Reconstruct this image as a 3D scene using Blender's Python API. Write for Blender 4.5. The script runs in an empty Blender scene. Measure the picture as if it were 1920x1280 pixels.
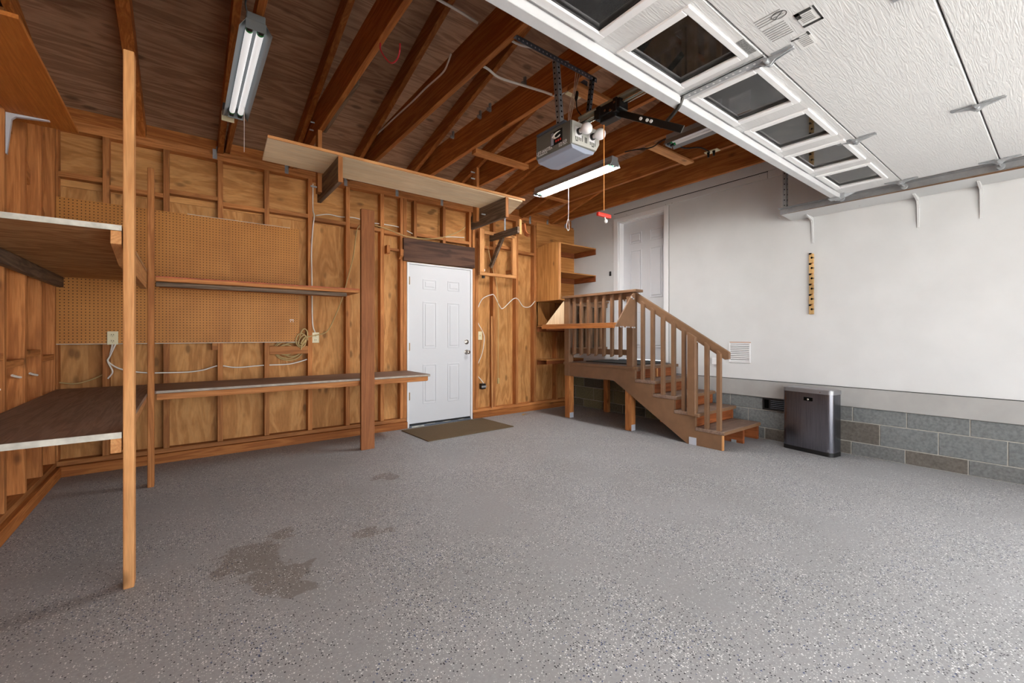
import bpy, bmesh, math, random
from mathutils import Vector, Matrix
random.seed(7)
sc = bpy.context.scene
COL = sc.collection

# ------------------------------------------------------------------ camera, world, lights, exposure
cd = bpy.data.cameras.new('camera'); cam = bpy.data.objects.new('camera', cd); COL.objects.link(cam)
cam.location = (0, 0, 1.18); cam.rotation_euler = (math.pi/2, 0, -math.asin(.60834))
cd.sensor_width = 36; cd.lens = 800.7/1920*36; cd.shift_y = -12.3/1920; cd.clip_start = .05; cd.clip_end = 200
sc.camera = cam
world = bpy.data.worlds.new('overcast_sky'); sc.world = world; world.use_nodes = True
bg = world.node_tree.nodes['Background']; bg.inputs[0].default_value = (.95, .98, 1, 1); bg.inputs[1].default_value = 3.6
vs = sc.view_settings; vs.view_transform = 'Standard'; vs.look = 'None'; vs.gamma = 1; vs.use_curve_mapping = False
vs.exposure = 0.82
sc.cycles.max_bounces = 10; sc.cycles.diffuse_bounces = 7; sc.cycles.use_denoising = True
sc.cycles.sample_clamp_indirect = 8
# sun standing behind the house: it lights the driveway, which throws light up into the garage
sl = bpy.data.lights.new('sun', 'SUN'); sl.energy = 38; sl.angle = .01; sl.color = (1, .97, .93)
so = bpy.data.objects.new('sun', sl); COL.objects.link(so); so.rotation_euler = (math.radians(-40), math.radians(8), 0)
# light portal in the open garage doorway (guides sky sampling only)
pl = bpy.data.lights.new('doorway_portal', 'AREA'); pl.shape = 'RECTANGLE'; pl.size = 5.2; pl.size_y = 2.3
po = bpy.data.objects.new('doorway_portal', pl); COL.objects.link(po)
po.location = (2.06, -1.0, 1.15); po.rotation_euler = (math.pi/2, 0, 0)
pl.cycles.is_portal = True

# ------------------------------------------------------------------ helpers
WL = {}
def wl(o):
    return WL.get(o.name, Vector((0, 0, 0))) if o else Vector((0, 0, 0))
def link(name, me, mat, parent, world_loc, rot=None):
    o = bpy.data.objects.new(name, me); COL.objects.link(o)
    if mat and me and not me.materials: me.materials.append(mat)
    o.location = Vector(world_loc) - wl(parent)
    if rot: o.rotation_euler = rot
    if parent: o.parent = parent
    WL[o.name] = Vector(world_loc)
    return o
def tag(o, label=None, cat=None, group=None, kind=None):
    if label: o['label'] = label
    if cat: o['category'] = cat
    if group: o['group'] = group
    if kind: o['kind'] = kind
    return o
def thing(name, label, cat, loc=(0, 0, 0), group=None):
    o = bpy.data.objects.new(name, None); COL.objects.link(o); o.location = loc; o.empty_display_size = .1
    WL[o.name] = Vector(loc); return tag(o, label, cat, group)
def meshobj(name, verts, faces, mat, parent=None, smooth=False, bev=0, seg=1):
    vs_ = [Vector(v) for v in verts]
    lo = Vector((min(v[i] for v in vs_) for i in range(3))); hi = Vector((max(v[i] for v in vs_) for i in range(3)))
    c = (lo+hi)/2
    me = bpy.data.meshes.new(name); me.from_pydata([v-c for v in vs_], [], faces)
    bm = bmesh.new(); bm.from_mesh(me); bmesh.ops.recalc_face_normals(bm, faces=bm.faces)
    if bev:
        bmesh.ops.bevel(bm, geom=[e for e in bm.edges], offset=bev, segments=seg, profile=.6, affect='EDGES', clamp_overlap=True)
    bm.to_mesh(me); bm.free()
    if smooth:
        for p in me.polygons: p.use_smooth = True
        me.set_sharp_from_angle(angle=math.radians(50))
    return link(name, me, mat, parent, c)
def bxv(x0, x1, y0, y1, z0, z1):
    return [(x0,y0,z0),(x1,y0,z0),(x1,y1,z0),(x0,y1,z0),(x0,y0,z1),(x1,y0,z1),(x1,y1,z1),(x0,y1,z1)]
BF = [(0,3,2,1),(4,5,6,7),(0,1,5,4),(1,2,6,5),(2,3,7,6),(3,0,4,7)]
def box(name, x0, x1, y0, y1, z0, z1, mat, parent=None, bev=0, seg=1):
    return meshobj(name, bxv(x0,x1,y0,y1,z0,z1), BF, mat, parent, bev=bev, seg=seg)
def boxes(name, lst, mat, parent=None, bev=0):
    V, F = [], []
    for b in lst:
        n = len(V); V += bxv(*b); F += [tuple(i+n for i in f) for f in BF]
    return meshobj(name, V, F, mat, parent, bev=bev)
def prismv(pts, ax, lo, hi):
    def P(a, b, t): return {'X': (t, a, b), 'Y': (a, t, b), 'Z': (a, b, t)}[ax]
    n = len(pts); V = [P(a, b, lo) for a, b in pts] + [P(a, b, hi) for a, b in pts]
    F = [tuple(range(n)), tuple(range(2*n-1, n-1, -1))] + [(i, (i+1) % n, (i+1) % n+n, i+n) for i in range(n)]
    return V, F
def prism(name, pts, ax, lo, hi, mat, parent=None, bev=0):
    V, F = prismv(pts, ax, lo, hi); return meshobj(name, V, F, mat, parent, bev=bev)
def hexa(name, bottom, top, mat, parent=None, bev=0):
    return meshobj(name, list(bottom)+list(top), BF, mat, parent, bev=bev)
def cylv(p0, p1, r, n=14, r1=None):
    p0, p1 = Vector(p0), Vector(p1); d = (p1-p0).normalized(); r1 = r if r1 is None else r1
    u = d.orthogonal().normalized(); w = d.cross(u)
    V = [p0+(u*math.cos(2*math.pi*i/n)+w*math.sin(2*math.pi*i/n))*r for i in range(n)] + [p1+(u*math.cos(2*math.pi*i/n)+w*math.sin(2*math.pi*i/n))*r1 for i in range(n)]
    F = [tuple(range(n)), tuple(range(2*n-1, n-1, -1))] + [(i, (i+1) % n, (i+1) % n+n, i+n) for i in range(n)]
    return V, F
def cyl(name, p0, p1, r, mat, parent=None, n=14, bev=0, r1=None):
    V, F = cylv(p0, p1, r, n, r1); return meshobj(name, V, F, mat, parent, bev=bev)
def multi(name, vf, mat, parent=None, smooth=False):
    V, F = [], []
    for v, f in vf:
        n = len(V); V += list(v); F += [tuple(i+n for i in q) for q in f]
    return meshobj(name, V, F, mat, parent, smooth)
def lathe(name, c, axis, prof, mat, parent=None, n=20):
    # prof: list of (distance along axis, radius)
    d = Vector(axis).normalized(); u = d.orthogonal().normalized(); w = d.cross(u); c = Vector(c); V, F = [], []
    for t, r in prof:
        for i in range(n):
            a = 2*math.pi*i/n; V.append(c+d*t+(u*math.cos(a)+w*math.sin(a))*max(r, .0002))
    for k in range(len(prof)-1):
        for i in range(n):
            F.append((k*n+i, k*n+(i+1) % n, (k+1)*n+(i+1) % n, (k+1)*n+i))
    F.append(tuple(range(n-1, -1, -1))); F.append(tuple(range((len(prof)-1)*n, len(prof)*n)))
    return meshobj(name, V, F, mat, parent, smooth=True)
def smooth_pts(pts, k=6):
    P = [Vector(p) for p in pts]
    if len(P) < 3: return P
    out = []; Q = [P[0]*2-P[1]] + P + [P[-1]*2-P[-2]]
    for i in range(1, len(Q)-2):
        a, b, c, d = Q[i-1:i+3]
        for j in range(k):
            t = j/k; out.append(.5*((2*b)+(c-a)*t+(2*a-5*b+4*c-d)*t*t+(3*b-a-3*c+d)*t**3))
    out.append(P[-1]); return out
def tubev(pts, r, n=7, k=6):
    P = smooth_pts(pts, k); V, F = [], []; u = None
    for i, p in enumerate(P):
        d = (P[min(i+1, len(P)-1)]-P[max(i-1, 0)]).normalized()
        u = d.orthogonal().normalized() if u is None else (u-d*u.dot(d)).normalized()
        w = d.cross(u)
        V += [p+(u*math.cos(2*math.pi*j/n)+w*math.sin(2*math.pi*j/n))*r for j in range(n)]
    for i in range(len(P)-1):
        F += [(i*n+j, i*n+(j+1) % n, (i+1)*n+(j+1) % n, (i+1)*n+j) for j in range(n)]
    F += [tuple(range(n)), tuple(range(len(V)-1, len(V)-n-1, -1))]
    return V, F
def tube(name, pts, r, mat, parent=None, n=7, k=6):
    V, F = tubev(pts, r, n, k); return meshobj(name, V, F, mat, parent, smooth=True)
def beam(name, p0, p1, w, h, mat, parent=None, up=(0, 0, 1), bev=0):
    p0, p1 = Vector(p0), Vector(p1); d = (p1-p0).normalized(); s = d.cross(Vector(up)).normalized(); t = s.cross(d)
    q = [(-1,-1),(1,-1),(1,1),(-1,1)]
    V = [p0+s*a*w/2+t*b*h/2 for a, b in q] + [p1+s*a*w/2+t*b*h/2 for a, b in q]
    return meshobj(name, V, BF, mat, parent, bev=bev)
def copy(o, world_loc, parent=None):
    c = o.copy(); COL.objects.link(c); par = parent if parent else o.parent
    c.parent = par; c.location = Vector(world_loc)-wl(par); WL[c.name] = Vector(world_loc); return c

# ------------------------------------------------------------------ materials
def nt(name):
    m = bpy.data.materials.new(name); m.use_nodes = True; t = m.node_tree
    return m, t.nodes, t.links, t.nodes['Principled BSDF']
def ramp(N, L, src, stops):
    r = N.new('ShaderNodeValToRGB'); L.new(src, r.inputs[0]); e = r.color_ramp.elements
    while len(e) < len(stops): e.new(.5)
    for el, (p, c) in zip(e, stops):
        el.position = p; el.color = (*c, 1) if len(c) == 3 else c
    return r
def srgb(r, g, b):
    return tuple(((v/255)/12.92 if v/255 <= .04045 else ((v/255+.055)/1.055)**2.4) for v in (r, g, b))
def noise(N, L, vec, scale, detail=3, rough=.55, dist=0):
    n = N.new('ShaderNodeTexNoise'); n.inputs['Scale'].default_value = scale; n.inputs['Detail'].default_value = detail
    n.inputs['Roughness'].default_value = rough; n.inputs['Distortion'].default_value = dist
    if vec is not None: L.new(vec, n.inputs['Vector'])
    return n
def mix(N, L, fac, a, b, mode='MIX'):
    m = N.new('ShaderNodeMix'); m.data_type = 'RGBA'; m.blend_type = mode
    for i, v in ((0, fac), (6, a), (7, b)):
        if hasattr(v, 'links') or hasattr(v, 'is_output'): L.new(v, m.inputs[i])
        else: m.inputs[i].default_value = v if i == 0 else (*v, 1)
    return m.outputs[2]
def math_(N, L, op, a, b=None, clamp=False):
    m = N.new('ShaderNodeMath'); m.operation = op; m.use_clamp = clamp
    for i, v in enumerate((a, b)):
        if v is None: continue
        if isinstance(v, (int, float)): m.inputs[i].default_value = v
        else: L.new(v, m.inputs[i])
    return m.outputs[0]
def coords(N, L, axis=None, stretch=.06, rand=True):
    tc = N.new('ShaderNodeTexCoord'); oi = N.new('ShaderNodeObjectInfo')
    v = tc.outputs['Object']
    if rand:
        s = N.new('ShaderNodeVectorMath'); s.operation = 'SCALE'; c = N.new('ShaderNodeCombineXYZ')
        for i in range(3): c.inputs[i].default_value = (13.1, 7.7, 9.3)[i]
        L.new(c.outputs[0], s.inputs[0]); L.new(oi.outputs['Random'], s.inputs['Scale'])
        a = N.new('ShaderNodeVectorMath'); a.operation = 'ADD'; L.new(v, a.inputs[0]); L.new(s.outputs[0], a.inputs[1]); v = a.outputs[0]
    raw = v
    if axis:
        mp = N.new('ShaderNodeMapping'); mp.inputs['Scale'].default_value = tuple(stretch if a == axis else 1 for a in 'XYZ')
        L.new(v, mp.inputs[0]); v = mp.outputs[0]
    return v, raw, oi.outputs['Random']
WOODS = {}
def wood(key, dark, mid, light, axis, scale=16, rough=.65, knots=True, stretch=.06, vary=.25, contrast=1., bump=.15, cell=None, kr=(.045, .13)):
    k = (key, axis)
    if k in WOODS: return WOODS[k]
    m, N, L, B = nt(key+'_grain_'+axis.lower()); v, raw, rnd = coords(N, L, axis, stretch)
    n1 = noise(N, L, v, scale, 3, .5, 1.1)
    # ring like bands from a distorted noise
    band = math_(N, L, 'SINE', math_(N, L, 'MULTIPLY', n1.outputs[0], 26))
    band = math_(N, L, 'MULTIPLY_ADD', band, .5*contrast); band.node.inputs[2].default_value = .5
    r = ramp(N, L, band, [(0, dark), (.55, mid), (1, light)])
    n2 = noise(N, L, v, scale*9, 2, .7)
    r2 = ramp(N, L, n2.outputs[0], [(.25, (.78, .78, .78)), (.7, (1.08, 1.08, 1.08))])
    col = mix(N, L, .8, r.outputs[0], r2.outputs[0], 'MULTIPLY')
    n3 = noise(N, L, raw, 1.7, 3); r3 = ramp(N, L, n3.outputs[0], [(.3, (.78, .75, .72)), (.7, (1.12, 1.12, 1.12))])
    col = mix(N, L, .7, col, r3.outputs[0], 'MULTIPLY')
    rr = ramp(N, L, rnd, [(0, (1-vary,)*3), (1, (1+vary*.5,)*3)])
    col = mix(N, L, 1, col, rr.outputs[0], 'MULTIPLY')
    if knots:
        mp = N.new('ShaderNodeMapping'); mp.inputs['Scale'].default_value = tuple(.5 if a == axis else 1 for a in 'XYZ'); L.new(raw, mp.inputs[0])
        vo = N.new('ShaderNodeTexVoronoi'); vo.inputs['Scale'].default_value = cell or 5; L.new(mp.outputs[0], vo.inputs[0])
        rk = ramp(N, L, vo.outputs['Distance'], [(kr[0], (1, 1, 1)), (kr[1], (0, 0, 0))])
        col = mix(N, L, math_(N, L, 'MULTIPLY', rk.outputs[0], .75), col, tuple(c*.30 for c in mid))
    L.new(col, B.inputs['Base Color']); B.inputs['Roughness'].default_value = rough; B.inputs['Specular IOR Level'].default_value = .25
    if bump:
        b = N.new('ShaderNodeBump'); b.inputs['Strength'].default_value = bump; b.inputs['Distance'].default_value = .004
        L.new(n2.outputs[0], b.inputs['Height']); L.new(b.outputs[0], B.inputs['Normal'])
    WOODS[k] = m; return m
def W_stud(ax): return wood('fir_stud', srgb(156, 98, 54), srgb(182, 118, 66), srgb(204, 140, 84), ax, contrast=.6)
def W_beam(ax): return wood('fir_rafter', srgb(148, 84, 38), srgb(174, 106, 52), srgb(196, 128, 70), ax, contrast=.6, cell=4)
def W_new(ax): return wood('pine_new', srgb(188, 128, 80), srgb(204, 146, 92), srgb(216, 162, 108), ax, vary=.12, contrast=.6)
def W_pale(ax): return wood('pale_ply', srgb(232, 204, 164), srgb(240, 216, 180), srgb(244, 224, 192), ax, scale=9, knots=False, vary=.06, contrast=.5)
def W_shelf(ax): return wood('shelf_ply', srgb(150, 98, 50), srgb(184, 128, 70), srgb(198, 144, 86), ax, scale=10, vary=.12, contrast=.5)
def W_cleat(ax): return wood('red_cleat', srgb(116, 62, 30), srgb(138, 76, 40), srgb(154, 90, 52), ax, vary=.15, contrast=.6)
def W_old(ax): return wood('weathered_board', srgb(86, 70, 58), srgb(112, 92, 76), srgb(136, 114, 96), ax, vary=.12, contrast=.7)
def W_dark(ax): return wood('stained_header', srgb(66, 42, 32), srgb(90, 60, 46), srgb(108, 76, 60), ax, scale=9, contrast=.8)
def W_tread(ax): return wood('tread', srgb(116, 94, 82), srgb(136, 112, 98), srgb(154, 130, 114), ax, knots=False, vary=.1, contrast=.5)
def W_ply(ax='Z'): return wood('wall_plywood', srgb(170, 114, 62), srgb(198, 142, 84), srgb(216, 162, 102), ax, scale=6, stretch=.2, knots=True, vary=.16, contrast=.55, cell=7, kr=(.10, .20), bump=.05)
def W_roof(ax='X'): return wood('roof_plywood', srgb(144, 108, 84), srgb(176, 138, 110), srgb(198, 162, 132), ax, scale=9, stretch=.12, vary=.2, contrast=.6, cell=6, kr=(.10, .19))
def plain(name, col, rough=.5, metal=0, nscale=0, namp=.1, bump=0, bscale=60, spec=.5, coat=0):
    m, N, L, B = nt(name); B.inputs['Roughness'].default_value = rough; B.inputs['Metallic'].default_value = metal
    B.inputs['Specular IOR Level'].default_value = spec; B.inputs['Coat Weight'].default_value = coat
    if nscale:
        v, raw, rnd = coords(N, L); n = noise(N, L, v, nscale, 4)
        r = ramp(N, L, n.outputs[0], [(.3, tuple(c*(1-namp) for c in col)), (.7, tuple(min(1, c*(1+namp)) for c in col))])
        L.new(r.outputs[0], B.inputs['Base Color'])
    else: B.inputs['Base Color'].default_value = (*col, 1)
    if bump:
        v, raw, rnd = coords(N, L); n = noise(N, L, v, bscale, 3); b = N.new('ShaderNodeBump')
        b.inputs['Strength'].default_value = bump; b.inputs['Distance'].default_value = .004
        L.new(n.outputs[0], b.inputs['Height']); L.new(b.outputs[0], B.inputs['Normal'])
    return m
def m_wall():
    m = plain('white_wall_paint', srgb(203, 204, 205), .7, nscale=2.5, namp=.04, bump=.08, bscale=25, spec=.2)
    N, L = m.node_tree.nodes, m.node_tree.links; B = N['Principled BSDF']; old = B.inputs['Base Color'].links[0].from_socket
    v, raw, r = coords(N, L); col = old
    for sc_, thr, rad, c in ((5, .86, .07, srgb(120, 118, 115)), (14, .93, .09, srgb(140, 138, 135))):
        w = noise(N, L, v, 12, 3); vv = N.new('ShaderNodeVectorMath'); vv.operation = 'MULTIPLY_ADD'; L.new(w.outputs['Color'], vv.inputs[0]); vv.inputs[1].default_value = (.03,)*3; L.new(v, vv.inputs[2])
        vo = N.new('ShaderNodeTexVoronoi'); vo.inputs['Scale'].default_value = sc_; L.new(vv.outputs[0], vo.inputs[0]); sx = N.new('ShaderNodeSeparateColor'); L.new(vo.outputs['Color'], sx.inputs[0])
        k = math_(N, L, 'MULTIPLY', math_(N, L, 'GREATER_THAN', sx.outputs[0], thr), math_(N, L, 'LESS_THAN', vo.outputs['Distance'], rad)); col = mix(N, L, math_(N, L, 'MULTIPLY', k, .8), col, c)
    L.new(col, B.inputs['Base Color']); return m
M_white = m_wall()
M_trimw = plain('white_trim_paint', srgb(222, 222, 224), .5)
M_door = plain('white_door_paint', srgb(206, 208, 213), .45)
M_grey = plain('grey_painted_board', srgb(158, 157, 155), .6, nscale=5, namp=.07)
M_brown = plain('brown_stair_paint', srgb(122, 90, 64), .55, nscale=9, namp=.1, bump=.1, bscale=90)
M_galv = plain('galvanised_steel', srgb(156, 159, 163), .42, .35, nscale=30, namp=.15)
M_track = plain('track_steel', srgb(150, 151, 153), .45, .6, nscale=14, namp=.12)
M_dkmetal = plain('dark_galvanised_steel', srgb(100, 107, 118), .4, .35, nscale=25, namp=.15)
M_chrome = plain('bright_metal', srgb(205, 200, 192), .22, 1)
M_black = plain('black_plastic', srgb(18, 18, 19), .45)
M_hole = plain('shadow_black', srgb(12, 11, 10), .9, spec=0)
M_blackm = plain('black_enamel_steel', srgb(34, 31, 28), .4, .4)
M_opener = plain('grey_opener_housing', srgb(112, 113, 108), .5, .2, nscale=12, namp=.06)
M_openerl = plain('light_opener_panel', srgb(176, 176, 170), .5)
M_cover = plain('blue_grey_lens', srgb(150, 158, 176), .4)
M_railg = plain('rail_primer', srgb(160, 160, 145), .5, .2)
M_cable = plain('white_cable', srgb(225, 220, 212), .5)
M_yellow = plain('aged_yellow_cord', srgb(182, 156, 104), .6)
M_brcable = plain('beige_bell_wire', srgb(205, 180, 160), .6)
M_orange = plain('orange_cord', srgb(214, 140, 66), .6)
M_red = plain('red_plastic', srgb(205, 52, 40), .4)
M_redhook = plain('red_vinyl_hook', srgb(206, 50, 62), .4)
M_ivory = plain('ivory_plate', srgb(218, 208, 172), .4)
M_plate = plain('white_metal_bracket', srgb(190, 194, 204), .4, .2)
M_fixture = plain('white_enamel_reflector', srgb(160, 164, 168), .4)
M_reflect = plain('darker_grey_reflector', srgb(126, 132, 135), .45)  # darker grey than the reflectors of the other fixtures
M_tubeoff = plain('unlit_fluorescent_tube', srgb(240, 240, 240), .3)
M_green = plain('green_tube_end', srgb(20, 150, 80), .4)
M_bulb = plain('frosted_bulb', srgb(236, 234, 236), .25)
M_mat = plain('brown_mat', srgb(104, 88, 68), .95, nscale=260, namp=.35, bump=.5, bscale=400, spec=.1)
M_matdk = plain('black_rubber_mat', srgb(38, 38, 36), .8, nscale=90, namp=.3)
M_mort = plain('mortar', srgb(164, 160, 152), .9, nscale=40, namp=.12, bump=.3, bscale=120)
M_lead = plain('window_trim_white', srgb(226, 226, 228), .35)
M_leaf = plain('dry_leaf', srgb(205, 170, 100), .8)
M_sticker = plain('grey_sticker', srgb(120, 120, 120), .6, nscale=130, namp=.5)
M_stickw = plain('white_sticker', srgb(214, 214, 214), .5)
M_ink = plain('black_ink', srgb(45, 45, 45), .7)
M_inkl = plain('faded_ink', srgb(150, 150, 150), .7)
M_outside = plain('driveway_concrete', srgb(182, 180, 175), .9, nscale=3, namp=.1)
M_dust = plain('paint_flaked_edge', srgb(190, 188, 178), .8, nscale=14, namp=.28)
def m_blocks(i, c):
    return plain('concrete_block_%s' % i, c, .95, nscale=46, namp=.22, bump=.55, bscale=150, spec=.15)
M_cmu = [m_blocks(a, srgb(*c)) for a, c in (('blue', (112, 115, 115)), ('grey', (108, 109, 108)), ('brown', (99, 94, 88)), ('pale', (119, 120, 118)))]
M_cmuo = [m_blocks(a, srgb(*c)) for a, c in (('olive', (116, 112, 88)), ('khaki', (98, 94, 80)), ('dim', (84, 80, 70)))]
def m_steel():
    m, N, L, B = nt('brushed_dark_steel'); v, raw, r = coords(N, L, 'Z', .02)
    n = noise(N, L, v, 160, 2); rr = ramp(N, L, n.outputs[0], [(.3, srgb(112, 113, 122)), (.7, srgb(136, 137, 146))])
    L.new(rr.outputs[0], B.inputs['Base Color']); B.inputs['Metallic'].default_value = 1; B.inputs['Roughness'].default_value = .26
    B.inputs['Anisotropic'].default_value = .4
    return m
M_can = m_steel()
M_canlid = plain('can_lid_metal', srgb(150, 150, 154), .35, .7)
def m_glass():
    m, N, L, B = nt('window_glass'); out = N['Material Output']
    g = N.new('ShaderNodeBsdfGlossy'); g.inputs['Roughness'].default_value = .0
    t = N.new('ShaderNodeBsdfTransparent'); t.inputs[0].default_value = (.86, .88, .88, 1)
    d = N.new('ShaderNodeBsdfDiffuse'); d.inputs[0].default_value = (.55, .53, .5, 1)
    f = N.new('ShaderNodeFresnel'); f.inputs[0].default_value = 2.0
    ms = N.new('ShaderNodeMixShader'); L.new(f.outputs[0], ms.inputs[0]); L.new(t.outputs[0], ms.inputs[1]); L.new(g.outputs[0], ms.inputs[2])
    v, raw, r = coords(N, L); n = noise(N, L, v, 7, 6, .7); rr = ramp(N, L, n.outputs[0], [(.5, (.01, .01, .01)), (.8, (.09, .09, .09))])
    m2 = N.new('ShaderNodeMixShader'); L.new(rr.outputs[0], m2.inputs[0]); L.new(ms.outputs[0], m2.inputs[1]); L.new(d.outputs[0], m2.inputs[2])
    L.new(m2.outputs[0], out.inputs[0]); return m
M_glass = m_glass()
def m_emit(name, col, s):
    m, N, L, B = nt(name); B.inputs['Base Color'].default_value = (.75, .75, .75, 1)
    B.inputs['Emission Color'].default_value = (*col, 1); B.inputs['Emission Strength'].default_value = s; return m
M_tubeon = m_emit('lit_fluorescent_tube', (1, .98, .95), 95)
M_tubedim = m_emit('dim_fluorescent_tube', (1, 1, 1), .30)
def m_gdoor():
    m, N, L, B = nt('embossed_garage_door_steel'); v, raw, r = coords(N, L, 'X', .10)
    B.inputs['Base Color'].default_value = (*srgb(204, 204, 205), 1); B.inputs['Roughness'].default_value = .5; B.inputs['Specular IOR Level'].default_value = .3
    n = noise(N, L, v, 55, 3, .5, .4); s = math_(N, L, 'SINE', math_(N, L, 'MULTIPLY', n.outputs[0], 30))
    b = N.new('ShaderNodeBump'); b.inputs['Strength'].default_value = .22; b.inputs['Distance'].default_value = .0015
    L.new(s, b.inputs['Height']); L.new(b.outputs[0], B.inputs['Normal']); return m
M_gdoor = m_gdoor()
def m_peg():
    m, N, L, B = nt('pegboard_hardboard'); tc = N.new('ShaderNodeTexCoord'); sp = N.new('ShaderNodeSeparateXYZ'); L.new(tc.outputs['Object'], sp.inputs[0])
    def cellc(o):
        f = math_(N, L, 'FRACT', math_(N, L, 'MULTIPLY', o, 1/.0254)); return math_(N, L, 'SUBTRACT', f, .5)
    a, b = cellc(sp.outputs[0]), cellc(sp.outputs[2])
    d = math_(N, L, 'SQRT', math_(N, L, 'ADD', math_(N, L, 'MULTIPLY', a, a), math_(N, L, 'MULTIPLY', b, b)))
    rk = ramp(N, L, d, [(.13, (1, 1, 1)), (.19, (0, 0, 0))])
    n = noise(N, L, tc.outputs['Object'], 2.2, 4); base = ramp(N, L, n.outputs[0], [(.3, srgb(172, 112, 50)), (.7, srgb(196, 134, 66))])
    col = mix(N, L, rk.outputs[0], base.outputs[0], srgb(58, 32, 14))
    L.new(col, B.inputs['Base Color']); B.inputs['Roughness'].default_value = .55; B.inputs['Specular IOR Level'].default_value = .3
    return m
M_peg = m_peg()
def m_floor():
    m, N, L, B = nt('flecked_epoxy_floor'); tc = N.new('ShaderNodeTexCoord'); v = tc.outputs['Object']
    n = noise(N, L, v, .9, 4, .6, .4); base = ramp(N, L, n.outputs[0], [(.3, srgb(144, 144, 145)), (.7, srgb(156, 156, 158))])
    nf = noise(N, L, v, 70, 3, .6); rf = ramp(N, L, nf.outputs[0], [(.3, (.88,)*3), (.7, (1.08,)*3)])
    col = mix(N, L, 1, base.outputs[0], rf.outputs[0], 'MULTIPLY')
    # damp looking patches with ragged outlines
    nd = noise(N, L, v, 5.5, 5, .65); off = N.new('ShaderNodeVectorMath'); off.operation = 'SCALE'; off.inputs['Scale'].default_value = .42
    sb = N.new('ShaderNodeVectorMath'); sb.operation = 'SUBTRACT'; L.new(nd.outputs['Color'], sb.inputs[0]); sb.inputs[1].default_value = (.5, .5, .5); L.new(sb.outputs[0], off.inputs[0])
    vv = N.new('ShaderNodeVectorMath'); vv.operation = 'ADD'; L.new(v, vv.inputs[0]); L.new(off.outputs[0], vv.inputs[1])
    tot = None
    for (x, y, r) in STAINS:
        ds = N.new('ShaderNodeVectorMath'); ds.operation = 'DISTANCE'; L.new(vv.outputs[0], ds.inputs[0]); ds.inputs[1].default_value = (x, y, 0)
        rk = ramp(N, L, ds.outputs['Value'], [(r*.88, (1, 1, 1)), (r*1.05, (0, 0, 0))]).outputs[0]
        tot = rk if tot is None else math_(N, L, 'MAXIMUM', tot, rk)
    col = mix(N, L, math_(N, L, 'MULTIPLY', tot, .8), col, srgb(120, 115, 111))
    dens = noise(N, L, v, 1.5, 5, .62)
    for (sc_, seed, c, thr) in ((112, 0, srgb(224, 224, 224), .80), (104, 31, srgb(40, 40, 46), .80), (92, 57, srgb(66, 78, 112), .96), (165, 77, srgb(200, 200, 200), .72)):
        vo = N.new('ShaderNodeTexVoronoi'); vo.inputs['Scale'].default_value = sc_
        a = N.new('ShaderNodeVectorMath'); a.operation = 'ADD'; L.new(v, a.inputs[0]); a.inputs[1].default_value = (seed, seed*.7, 0); L.new(a.outputs[0], vo.inputs[0])
        near = ramp(N, L, vo.outputs['Distance'], [(.30, (1, 1, 1)), (.36, (0, 0, 0))]).outputs[0]
        sx = N.new('ShaderNodeSeparateColor'); L.new(vo.outputs['Color'], sx.inputs[0])
        t = math_(N, L, 'ADD', sx.outputs[0], math_(N, L, 'MULTIPLY', math_(N, L, 'SUBTRACT', dens.outputs[0], .5), 1.5))
        g = math_(N, L, 'GREATER_THAN', t, thr)
        col = mix(N, L, math_(N, L, 'MULTIPLY', near, g), col, c)
    L.new(col, B.inputs['Base Color']); B.inputs['Roughness'].default_value = .55; B.inputs['Specular IOR Level'].default_value = .3
    b = N.new('ShaderNodeBump'); b.inputs['Strength'].default_value = .25; b.inputs['Distance'].default_value = .003
    L.new(nf.outputs[0], b.inputs['Height']); L.new(b.outputs[0], B.inputs['Normal']); return m
STAINS = [(.30, 2.62, .17), (.36, 2.36, .15), (.44, 2.86, .08), (.86, 2.56, .09), (1.0, 2.50, .07), (1.31, 3.45, .09), (.42, 2.15, .10)]

# ------------------------------------------------------------------ setting: shell
YB = 5.10; YS = 5.19          # stud faces and sheathing of the back wall
XL = -.84; XR = 5.227
YF = -1.0                     # wall with the garage door opening, behind the camera
RZ = lambda y: 2.97+.24*(YB-y)   # underside of the rafters
fl = box('floor', -1.0, 5.45, -1.15, 5.35, -.12, 0, m_floor()); tag(fl, kind='structure')
# move the texture origin to the world origin
for vtx in fl.data.vertices: vtx.co += fl.location
fl.location = (0, 0, 0)
tag(box('ground', -30, 35, -40, -1.15, -.2, -.03, M_outside), kind='structure')

wb = box('wall_back', -1.0, 5.45, 5.215, 5.33, 0, 3.3, W_ply('Z')); tag(wb, kind='structure')
def ply(x0, x1, z0, z1, p=None):
    box('plywood_panel', x0+.0015, x1-.0015, YS, 5.213, z0, z1, W_ply('Z'), p or wb)
for x0, x1 in ((-.93, .275), (.275, 1.50), (1.50, 2.25)):
    ply(x0, x1, .02, 2.44); 
for x0, x1 in ((3.20, 4.0), (4.0, 5.227)): ply(x0, x1, .02, 2.44)
ply(2.25, 3.20, 2.10, 2.44)
for x0, x1 in ((-.93, .275), (.275, 1.50), (1.50, 2.72), (2.72, 4.0), (4.0, 5.227)):
    box('plywood_panel', x0+.0015, x1-.0015, YS, 5.213, 2.443, 3.06, W_ply('X'), wb)
def stud(x, z0=.13, z1=2.90, w=.045):
    box('stud', x, x+w, YB, YS, z0, z1, W_stud('Z'), wb, bev=.002)
for x in (-.878, -.567, -.158, .257, .66, 1.078, 1.483, 1.892, 2.187, 3.212, 3.262, 3.563, 3.985, 4.345, 4.81): stud(x)
box('stud', 5.18, 5.224, YB, YS, .13, 2.9, W_stud('Z'), wb)
stud(2.145, w=.040)
for x in (2.33, 2.745, 3.155): stud(x, 2.40, 2.90, .04)
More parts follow.
